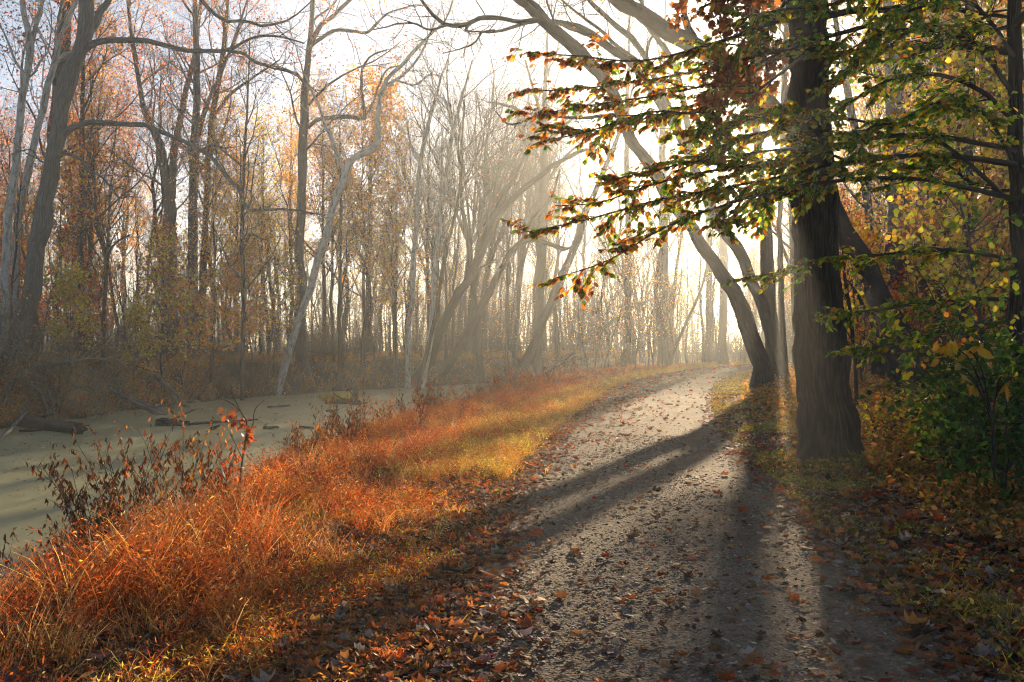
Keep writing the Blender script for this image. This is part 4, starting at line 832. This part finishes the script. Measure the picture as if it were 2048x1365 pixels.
# ---------- right foreground shrubs
def shrub(name, label, px, py, Y, H, stems, pal, n, size, kind='oval', spread=.5, group=None):
    x = (px-HX)/F*Y; z = gz(x, Y); root = empty(name, (x, Y, z)); tag(root, label, 'shrub', group)
    t = np.linspace(0, 1, 8); Ts = []
    for s in range(stems):
        a = rng.random()*6.28; l = spread*H*(.3+.7*rng.random()); h = H*(.6+.4*rng.random())
        Ts.append(np.stack([np.cos(a)*l*t**1.3, np.sin(a)*l*t**1.3, h*t-.1], -1)+np.cumsum(rng.normal(size=(8, 3))*.015*H, 0)*[1, 1, .3])
    T = np.stack(Ts); R = np.repeat((.012*(1-.75*t))[None], stems, 0); g = G(); tubes(g, T, R, 5)
    l1, r1 = grow(T, R, 8, .2, 1, 50, H*.3, 5, .15, .02, .6); tubes(g, l1, r1, 3)
    l2, r2 = grow(l1, r1, 4, .2, 1, 45, H*.14, 4, .15, 0, .7); tubes(g, l2, r2, 3)
    g.build('stem', M['bark'], root, smooth=True, bk=True, col=False)
    k = max(1, int(n/len(l2))); p, d = along(l2, k, .1, 1.); m = len(p); p = p+rng.normal(size=(m, 3))*.03
    g = G(); leaves(g, p, unit(d+rdir(m)*.8+np.array([0, 0, -.35])), rdir(m)*.7+np.array([0, 0, .8]), size*(.7+.6*rng.random(m)), kind, pick(pal, m, .3), 1.2, .2)
    g.build('foliage', M['beech'], root); return root
DG = [(.04,.1,.02),(.06,.14,.025),(.09,.16,.025),(.035,.08,.02)]
shrub('leafy_shrub', 'dark green shrub at the lower right edge under the yellow leaves', 2010, 960, 9.6, 1.7, 9, DG, 1500, .075)
shrub('leafy_shrub', 'dense dark green shrub left of the yellow leaved one', 1905, 920, 11.5, 1.35, 8, DG+[(.2,.18,.03)], 1500, .07)
shrub('leafy_shrub', 'tall green shrub in front of the beech trunk', 2030, 900, 10.2, 2.8, 8, DG+DG+YGR, 1300, .085)
shrub('leafy_shrub', 'green shrub behind the beech with mixed yellow leaves', 1960, 850, 13.5, 2.2, 7, DG+DG+YGR+ORA, 1000, .085)
0 and shrub('leafy_shrub', 'low green and yellow shrub near the heavy leaning tree', 1800, 850, 19., 1.2, 6, DG+YGR, 700, .075)
shrub('leafy_shrub', 'light green weed bush right of the tall trunk', 1770, 900, 15.5, .9, 6, YGR+YEL+BRN, 600, .06)
shrub('leafy_shrub', 'orange tinted bush right of the tall trunk base', 1850, 910, 14., .8, 7, YEL+ORA+YGR, 800, .06)
# broad leaved shrub with big yellow leaves
Y = 8.6; x = (1990-HX)/F*Y; base = np.array([x, Y, gz(x, Y)]); root = empty('broadleaf_shrub', base); tag(root, 'broad leaved shrub with big drooping yellow leaves among dark green ones', 'shrub')
g = G(); gl = G()
for tipx, tipy, dn in ((1900, 690, 9), (1935, 700, 5), (1895, 735, 3), (1950, 765, 3), (2010, 760, 2)):
    p, r = world([(1990, 960, 5), (1985, 850, 4.5), ((1985+tipx)/2, (800+tipy)/2-20, 3.5), (tipx, tipy, 2)], Y, rng.normal()*.25, 14); tubes(g, p[None], r[None], 6)
    q = p[-1]+rng.normal(size=(dn, 3))*np.array([.05, .05, .03]); d = rdir(dn, .3)*.9+np.array([0, 0, -.75])
    leaves(gl, q, d, rdir(dn, .5)+np.array([0, -1.2, .3]), .12+.06*rng.random(dn), 'oval', pick([(.42,.25,.015),(.36,.19,.015),(.3,.2,.03)], dn, .2), .7, .25)
g.build('stem', M['dark'], root, smooth=True, bk=True, col=False, origin=base); gl.build('foliage', M['beech'], root, origin=base)

rng = np.random.default_rng(111) # along the near bank
def weed(H, stems, nl, pal, lsz=.065):
    root = empty('dried_weed', (0, 0, 0)); t = np.linspace(0, 1, 8); Ts = []
    for s in range(stems):
        a = rng.random()*6.28; l = H*(.15+.35*rng.random()); h = H*(.65+.35*rng.random())
        Ts.append(np.stack([np.cos(a)*l*t**1.4, np.sin(a)*l*t**1.4, h*t-.08], -1)+np.cumsum(rng.normal(size=(8, 3))*.012*H, 0)*[1, 1, .2])
    T = np.stack(Ts); R = np.repeat((.006*(1-.6*t))[None], stems, 0); g = G(); tubes(g, T, R, 5)
    l1, r1 = grow(T, R, 9, .3, 1, 38, H*.2, 5, .12, .05, .7); tubes(g, l1, r1, 3)
    g.build('stem', M['bark'], root, smooth=True, bk=True, col=False)
    p, d = along(np.concatenate([l1, T[:, 2:7]]), nl, .15, 1.); m = len(p)
    g = G(); leaves(g, p, unit(rdir(m, .4)*.55+np.array([0, 0, -1.])), rdir(m), lsz*(.6+.8*rng.random(m)), 'oval', pick(pal, m, .3), .42, rng.normal(size=m)*.8)
    g.build('foliage', M['leaf'], root); return root
DRK = [(.1,.04,.025),(.16,.06,.03),(.22,.08,.035),(.07,.035,.025)]; LTB = [(.28,.13,.06),(.2,.09,.04),(.35,.17,.07)]
specials = [((95,1150), 8.6, 1.15, 9, 7, DRK, 'dark drooping weed clump at the lower left water edge'), ((200,1120), 9.3, 1.25, 12, 7, DRK, 'wide dried weed clump left of the thin bare stems'),
            ((250,1060), 10., 1.5, 12, 7, DRK, 'tall dried weed with curled dark leaves over the water'), ((358,1010), 11., 1.55, 8, 5, DRK+ORA, 'thin branching dried weed with leaf bunch below its fork'),
            ((430,1010), 11., 1.0, 9, 6, DRK+RED, 'short reddish dried weed beside the thin branching one'), ((690,960), 15.5, 1.15, 10, 6, DRK+LTB, 'dried weed standing where the grass meets the duckweed'), ((610,975), 13.8, .7, 6, 5, LTB, 'pale brown dried weed near the middle of the bank')]
for (px, py), Y, H, st, nl, pal, lab in specials:
    o = weed(H, st, nl, pal); x = (px-HX)/F*Y; o.location = (x, Y, gz(x, Y)); tag(o, lab, 'weed')
wp = [weed(.85, 5, 5, DRK+LTB), weed(.7, 6, 5, LTB), weed(1.05, 4, 5, DRK), weed(.75, 5, 6, DRK+ORA)]; wu = [0]*4
for i in range(70):
    y = 14+48*rng.random()**1.2; x = nb(y)+.6+(pl(y)-1.3-nb(y)-.6)*rng.random()**1.4*.75
    j = int(rng.integers(4)); o = wp[j] if not wu[j] else copy_tree(wp[j]); wu[j] = 1
    o.location = (x, y, gz(x, y)); o.rotation_euler = (0, 0, rng.random()*6.28); o.scale = (.7+.5*rng.random(),)*3
    zone = 'close behind the foreground grass' if y < 24 else 'farther along the canal bank'
    tag(o, f'brown dried weed with drooping leaves {zone}', 'weed', f'dried weeds {zone}')
# bare stem holding a bunch of dead leaves
Y = 10.8; st = [((477,1000,5),(480,960,4.5),(485,915,4),(491,878,3.5),(494,845,3),(478,820,2.5),(455,803,2),(437,795,1)), ((491,878,2.5),(505,850,2),(510,820,2),(528,800,1)), ((494,845,2.5),(470,800,2),(462,770,1)), ((485,920,2),(472,890,1.5),(455,860,1))]
x = (477-HX)/F*Y; base = np.array([x, Y, gz(x, Y)]); root = empty('withered_plant', base); tag(root, 'single thin stem with a bunch of dead red brown leaves caught in its fork', 'plant')
g = G(); gl = G()
for i, s_ in enumerate(st):
    p, r = world(s_, Y, .1*i, 14); 
    if i == 0: p[0, 2] = gz(p[0, 0], Y)-.05
    tubes(g, p[None], r[None], 5)
c = np.array([P(485, 845, Y), P(492, 865, Y), P(470, 838, Y), P(496, 880, Y), P(455, 825, Y)])
q = c[rng.integers(5, size=60)]+rng.normal(size=(60, 3))*.035
leaves(gl, q, rdir(60)+np.array([0, 0, -.7]), rdir(60), .045+.05*rng.random(60), 'lobe', pick([(.2,.055,.025),(.28,.07,.03),(.12,.06,.035)], 60, .25), .8, rng.normal(size=60)*.6)
g.build('stem', M['bark'], root, smooth=True, bk=True, col=False, origin=base); gl.build('dead_leaves', M['leaf'], root, origin=base)

# floating leaves and flecks on the duckweed: too many to count
x, y = scatter(9000, 14, 80, fb, nb, 1.); k = rng.random(len(x)) < np.clip(.25+.8*wob(x, y*.5, .7, 2.), .04, 1); x, y = x[k], y[k]; n = len(x)
g = G(); leaves(g, np.c_[x, y, np.full(n, WL+.012)], rdir(n, .1), rdir(n)*.35+np.array([0, 0, 1.]), .05*np.exp(rng.normal(size=n)*.4)*(1+y*.015), 'oval', pick([(.4,.36,.2),(.3,.24,.1),(.5,.44,.28),(.2,.14,.06),(.3,.33,.12)], n, .3), 1., .2)
tag(g.build('floating_leaves', M['litter']), 'pale leaf flecks floating on the green duckweed', 'leaf litter', kind='stuff')

rng = np.random.default_rng(112)
def log(name, label, p0, p1, r0, r1, bark='dead', cat_='log', sag=0., knots=3, group=None, jag=True):
    p0 = np.array(p0); p1 = np.array(p1); base = p0.copy(); n = 26; t = np.linspace(0, 1, n)
    T = p0+(p1-p0)*t[:, None]; T[:, 2] -= sag*np.sin(t*np.pi); T += np.cumsum(rng.normal(size=(n, 3))*.012, 0)*np.minimum(1, r0*4)
    R = r0+(r1-r0)*t; R = R*(1+.07*rng.normal(size=n)); R[0] *= .96
    root = empty(name, base); tag(root, label, cat_, group)
    ns = 14; g = G(); tubes(g, T[None], R[None], ns)
    V = g.v[0].reshape(n, ns, 3); V += (V-T[:, None])*rng.normal(size=(1, ns, 1))*.1
    if jag: V[-1] += unit(p1-p0)*rng.random((ns, 1))*r1*3.; V[0] -= unit(p1-p0)*rng.random((ns, 1))*r0*.5
    g.v[0] = V.reshape(-1, 3)
    for e in (0, n-1):
        c0 = V[e].mean(0); vv = np.vstack([V[e], c0]); g.add(vv, t=[(i, (i+1) % ns, ns) for i in range(ns)], b=vv*3)
    g.build('trunk', M[bark], root, smooth=True, bk=True, col=False, origin=base)
    if knots:
        l1, r1_ = grow(T[None], R[None], knots, .15, .85, 55, r0*5, 6, .12, .08, .4, tw=.06); 
        for j in range(len(l1)): gg = G(); tubes(gg, l1[j:j+1], r1_[j:j+1], 5); gg.build('stub', M[bark], root, smooth=True, bk=True, col=False, origin=base)
    return root
def W(px, py, up=0.): 
    Y = (EYE-WL)*F/(py-HY); p = P(px, py, Y); p[2] = WL+up; return p
def at(px, py, Y): return P(px, py, Y)
log('fallen_log', 'long weathered snag jutting right from the leaning bank tree', hit(40, 752, 30)+[0, 0, .2], hit(150, 748, 30)+[1.1, -.4, .75], .16, .09, knots=4)
log('fallen_log', 'grey log sliding from the far bank into the duckweed', hit(208, 782, 30)+[0, 0, .12], W(322, 829, .02), .1, .17, knots=1)
log('fallen_log', 'broken log lying steeply down the far bank right of the sliding log', hit(311, 756, 30)+[0, 0, .12], W(372, 815, .02), .12, .17, knots=2)
log('fallen_log', 'dark sunken log along the foot of the left bank', W(-60, 835, .12), W(150, 868, .05), .3, .2, 'bark', knots=3)
log('fallen_log', 'pale bare branch dipping to the water at the far left edge', W(-5, 885, .0), W(55, 850, .5), .07, .05, knots=2)
log('driftwood', 'stout driftwood log half sunk in the middle of the duckweed', W(316, 852, .12), W(372, 852, .06), .17, .12, 'bark', knots=2)
log('driftwood', 'long thin driftwood pole lying beside the stout log', W(365, 852, .05), W(515, 841, .02), .07, .03, 'bark', knots=1)
log('driftwood', 'slanting stick propped up on the stout driftwood log', W(345, 848, .15), W(395, 846, .55), .035, .025, 'bark', knots=0)
for a, b, up, lab in (((536,816),(578,814),.08,'knobbly driftwood piece near the far bank'), ((654,824),(684,822),.06,'rounded driftwood lump near the grassy islet'), ((374,898),(392,884),.18,'split slab of wood sticking up from the duckweed'),
                      ((425,860),(438,858),.08,'small dark chip floating right of the slim pole'), ((528,858),(556,859),.06,'small broken stick floating mid canal'), ((704,812),(735,808),.04,'thin stick lying at the islet edge'),
                      ((600,857),(625,858),.03,'flat twig floating below the islet'), ((40,865),(78,863),.03,'flat bark strip floating at the left bank'), ((660,835),(690,818),.1,'bent branch lying between islet and near bank')):
    r = .05 if 'slab' not in lab else .06
    log('driftwood', lab, W(*a, .02), W(*b, up), r*1.3, r*.7, 'bark', knots=0 if 'flat' in lab else 1)
# grassy islet with a stump
c = W(684, 808); g = G(); nx = 24; aa = np.linspace(-1, 1, nx); AX, AY = np.meshgrid(aa, aa); rr = AX**2+AY**2
zz = WL-.12+.4*np.clip(1-rr, 0, 1)**.6+.05*wob(AX*4, AY*4, 2, 1.)*np.clip(1-rr, 0, 1)
g.add(np.stack([c[0]+AX*1.1, c[1]+.6+AY*1.2, zz], -1), q=gridq(nx, nx)); tag(g.build('islet', M['soil'], smooth=True), kind='structure')
root = empty('grass_tuft', (c[0]-.4, c[1]+.5, WL)); tag(root, 'bright green grass tuft on the small islet in the canal', 'grass tuft'); g = G()
p = np.c_[c[0]-.4+rng.normal(size=600)*.45, c[1]+.5+rng.normal(size=600)*.3, np.full(600, WL+.12)]
blades(g, p-np.array([c[0]-.4, c[1]+.5, WL]), .25+.4*rng.random(600), .3+.7*rng.random(600), .02, pick(YGR+[(.2,.2,.06)], 600, .25)); g.build('grass', M['grass'], root)
log('stump', 'dark jagged stump on the islet right of the grass tuft', np.array([c[0]+.45, c[1]+.4, WL-.1]), np.array([c[0]+.62, c[1]+.4, WL+.5]), .22, .16, 'bark', 'stump', knots=3)
# tangle of dead branches at the left bank
def deadfall(label, x, y, z, L, dirs, k=9):
    root = empty('dead_branch', (x, y, z)); tag(root, label, 'branch'); g = G()
    for d in dirs:
        d = unit(np.array(d, float)); n = 12; T = np.zeros((1, n, 3)); q = d.copy()
        for j in range(1, n): q = unit(q+rng.normal(size=3)*.1+np.array([0, 0, -.05])); T[0, j] = T[0, j-1]+q*L/(n-1)
        R = np.linspace(.06, .018, n)[None]; tubes(g, T, R, 6)
        l1, r1 = grow(T, R, k, .15, 1, 55, L*.42, 7, .16, -.05, .6); tubes(g, l1, r1, 4)
        l2, r2 = grow(l1, r1, 6, .15, 1, 48, L*.18, 5, .2, -.05, .7); tubes(g, l2, r2, 3)
        l3, r3 = grow(l2, np.maximum(r2, .005), 3, .15, 1, 48, L*.08, 4, .2, -.03, .8, .5); tubes(g, l3, r3, 3)
    g.build('branches', M['moss'], root, smooth=True, bk=True, col=False)
p = hit(60, 770, 30); deadfall('big tangle of dead mossy branches spilling down the left bank', p[0], p[1], p[2]+.6, 4.4, [(1, -.3, .45), (.9, -.5, -.1), (.4, -.8, .6), (1, .2, .1), (.2, -.6, .2)])
p = hit(20, 800, 30); deadfall('smaller drooping dead branch above the sunken log', p[0], p[1], p[2]+.8, 3.6, [(1, -.4, .2), (.5, -.9, .0), (-.2, -.7, .5)])
p = hit(150, 800, 30); deadfall('thin dead branch arching out over the duckweed', p[0], p[1], p[2]+.5, 3.2, [(1, -.6, .3), (.7, -.8, .1)])
p = hit(1190, 740, 60); deadfall('bare fallen branch beside the canal near the path bend', p[0], p[1], p[2]+.1, 5., [(1, -.2, .45), (.9, -.3, .2)], 6)
# dead stick on the right verge
p = hit(1800, 945); q = hit(1960, 940); log('fallen_stick', 'dark fallen stick lying in the golden weeds right of the tall trunk', p+[0, 0, .22], q+[0, 0, .1], .022, .035, 'dark', 'stick', sag=.06, knots=3)

# ================================================================ AIR, LIGHT, CAMERA
m, nt, N, out = mat('morning_haze')
v = N('VolumePrincipled', {'Color': (.9, .95, .96, 1), 'Density': HAZE, 'Anisotropy': .6})
nt.links.new(v.outputs[0], out.inputs['Volume'])
g = G(); x0, x1, y0, y1, z0, z1 = -195, 215, -38, 335, -4.5, 34
g.add([(x0,y0,z0),(x1,y0,z0),(x1,y1,z0),(x0,y1,z0),(x0,y0,z1),(x1,y0,z1),(x1,y1,z1),(x0,y1,z1)], q=[(0,3,2,1),(4,5,6,7),(0,1,5,4),(1,2,6,5),(2,3,7,6),(3,0,4,7)])
tag(g.build('haze', m, col=False), kind='stuff')
# the sun's own disc, a glowing ball far outside the air
m, nt, N, out = mat('sun_disc')
e = N('Emission', {'Color': (1, .8, .5, 1), 'Strength': 60.}); t = N('BsdfTransparent'); a = N('AddShader', {0: e.outputs[0], 1: t.outputs[0]}); nt.links.new(a.outputs[0], out.inputs[0])
g = G(); n = 24; th = np.linspace(0, np.pi, n); ph = np.linspace(0, 2*np.pi, n); TH, PH = np.meshgrid(th, ph)
D = 2500.; R_ = D*math.tan(math.radians(.2)); cc = SUN*D+np.array([0, 0, EYE])
g.add(np.stack([R_*np.sin(TH)*np.cos(PH), R_*np.sin(TH)*np.sin(PH), R_*np.cos(TH)], -1)+cc, q=gridq(n, n))
tag(g.build('sun', m, col=False, smooth=True, origin=cc), kind='structure')
el = math.asin(SUN[2]); az = math.atan2(SUN[0], SUN[1])
ld = bpy.data.lights.new('sun_light', 'SUN'); ld.energy = SUN_E; ld.angle = math.radians(.53); ld.color = (1, .76, .48)
lo = bpy.data.objects.new('sun_light', ld); COL.objects.link(lo); lo.rotation_euler = Vector(SUN).to_track_quat('Z', 'Y').to_euler(); lo.location = (10, 40, 50)
w = bpy.data.worlds.new('World'); sc.world = w; w.use_nodes = True; nt = w.node_tree
sky = nt.nodes.new('ShaderNodeTexSky'); sky.sky_type = 'NISHITA'; sky.sun_disc = False; sky.sun_elevation = el; sky.sun_rotation = az; sky.dust_density = .6; sky.air_density = .6; sky.ozone_density = .5; sky.altitude = 50
bg = nt.nodes['Background']; nt.links.new(sky.outputs[0], bg.inputs['Color']); bg.inputs['Strength'].default_value = SKY
cd = bpy.data.cameras.new('camera'); co = bpy.data.objects.new('camera', cd); COL.objects.link(co); sc.camera = co
co.location = (0, 0, EYE); co.rotation_euler = (math.pi/2, 0, 0); cd.sensor_width = 36; cd.lens = F/2048*36; cd.shift_y = (HY-682.5)/2048; cd.clip_end = 6000; cd.clip_start = .05
sc.view_settings.view_transform = 'Standard'; sc.view_settings.look = 'None'; sc.view_settings.gamma = 1; sc.view_settings.exposure = EXPO
c = sc.cycles; c.max_bounces = 6; c.diffuse_bounces = 3; c.glossy_bounces = 2; c.transmission_bounces = 4; c.transparent_max_bounces = 16; c.volume_bounces = 0
c.filter_width = 1.15; c.denoising_prefilter = PREF; c.use_denoising = DEN; c.denoiser = 'OPENIMAGEDENOISE'; c.sample_clamp_indirect = 6; c.caustics_reflective = False; c.caustics_refractive = False
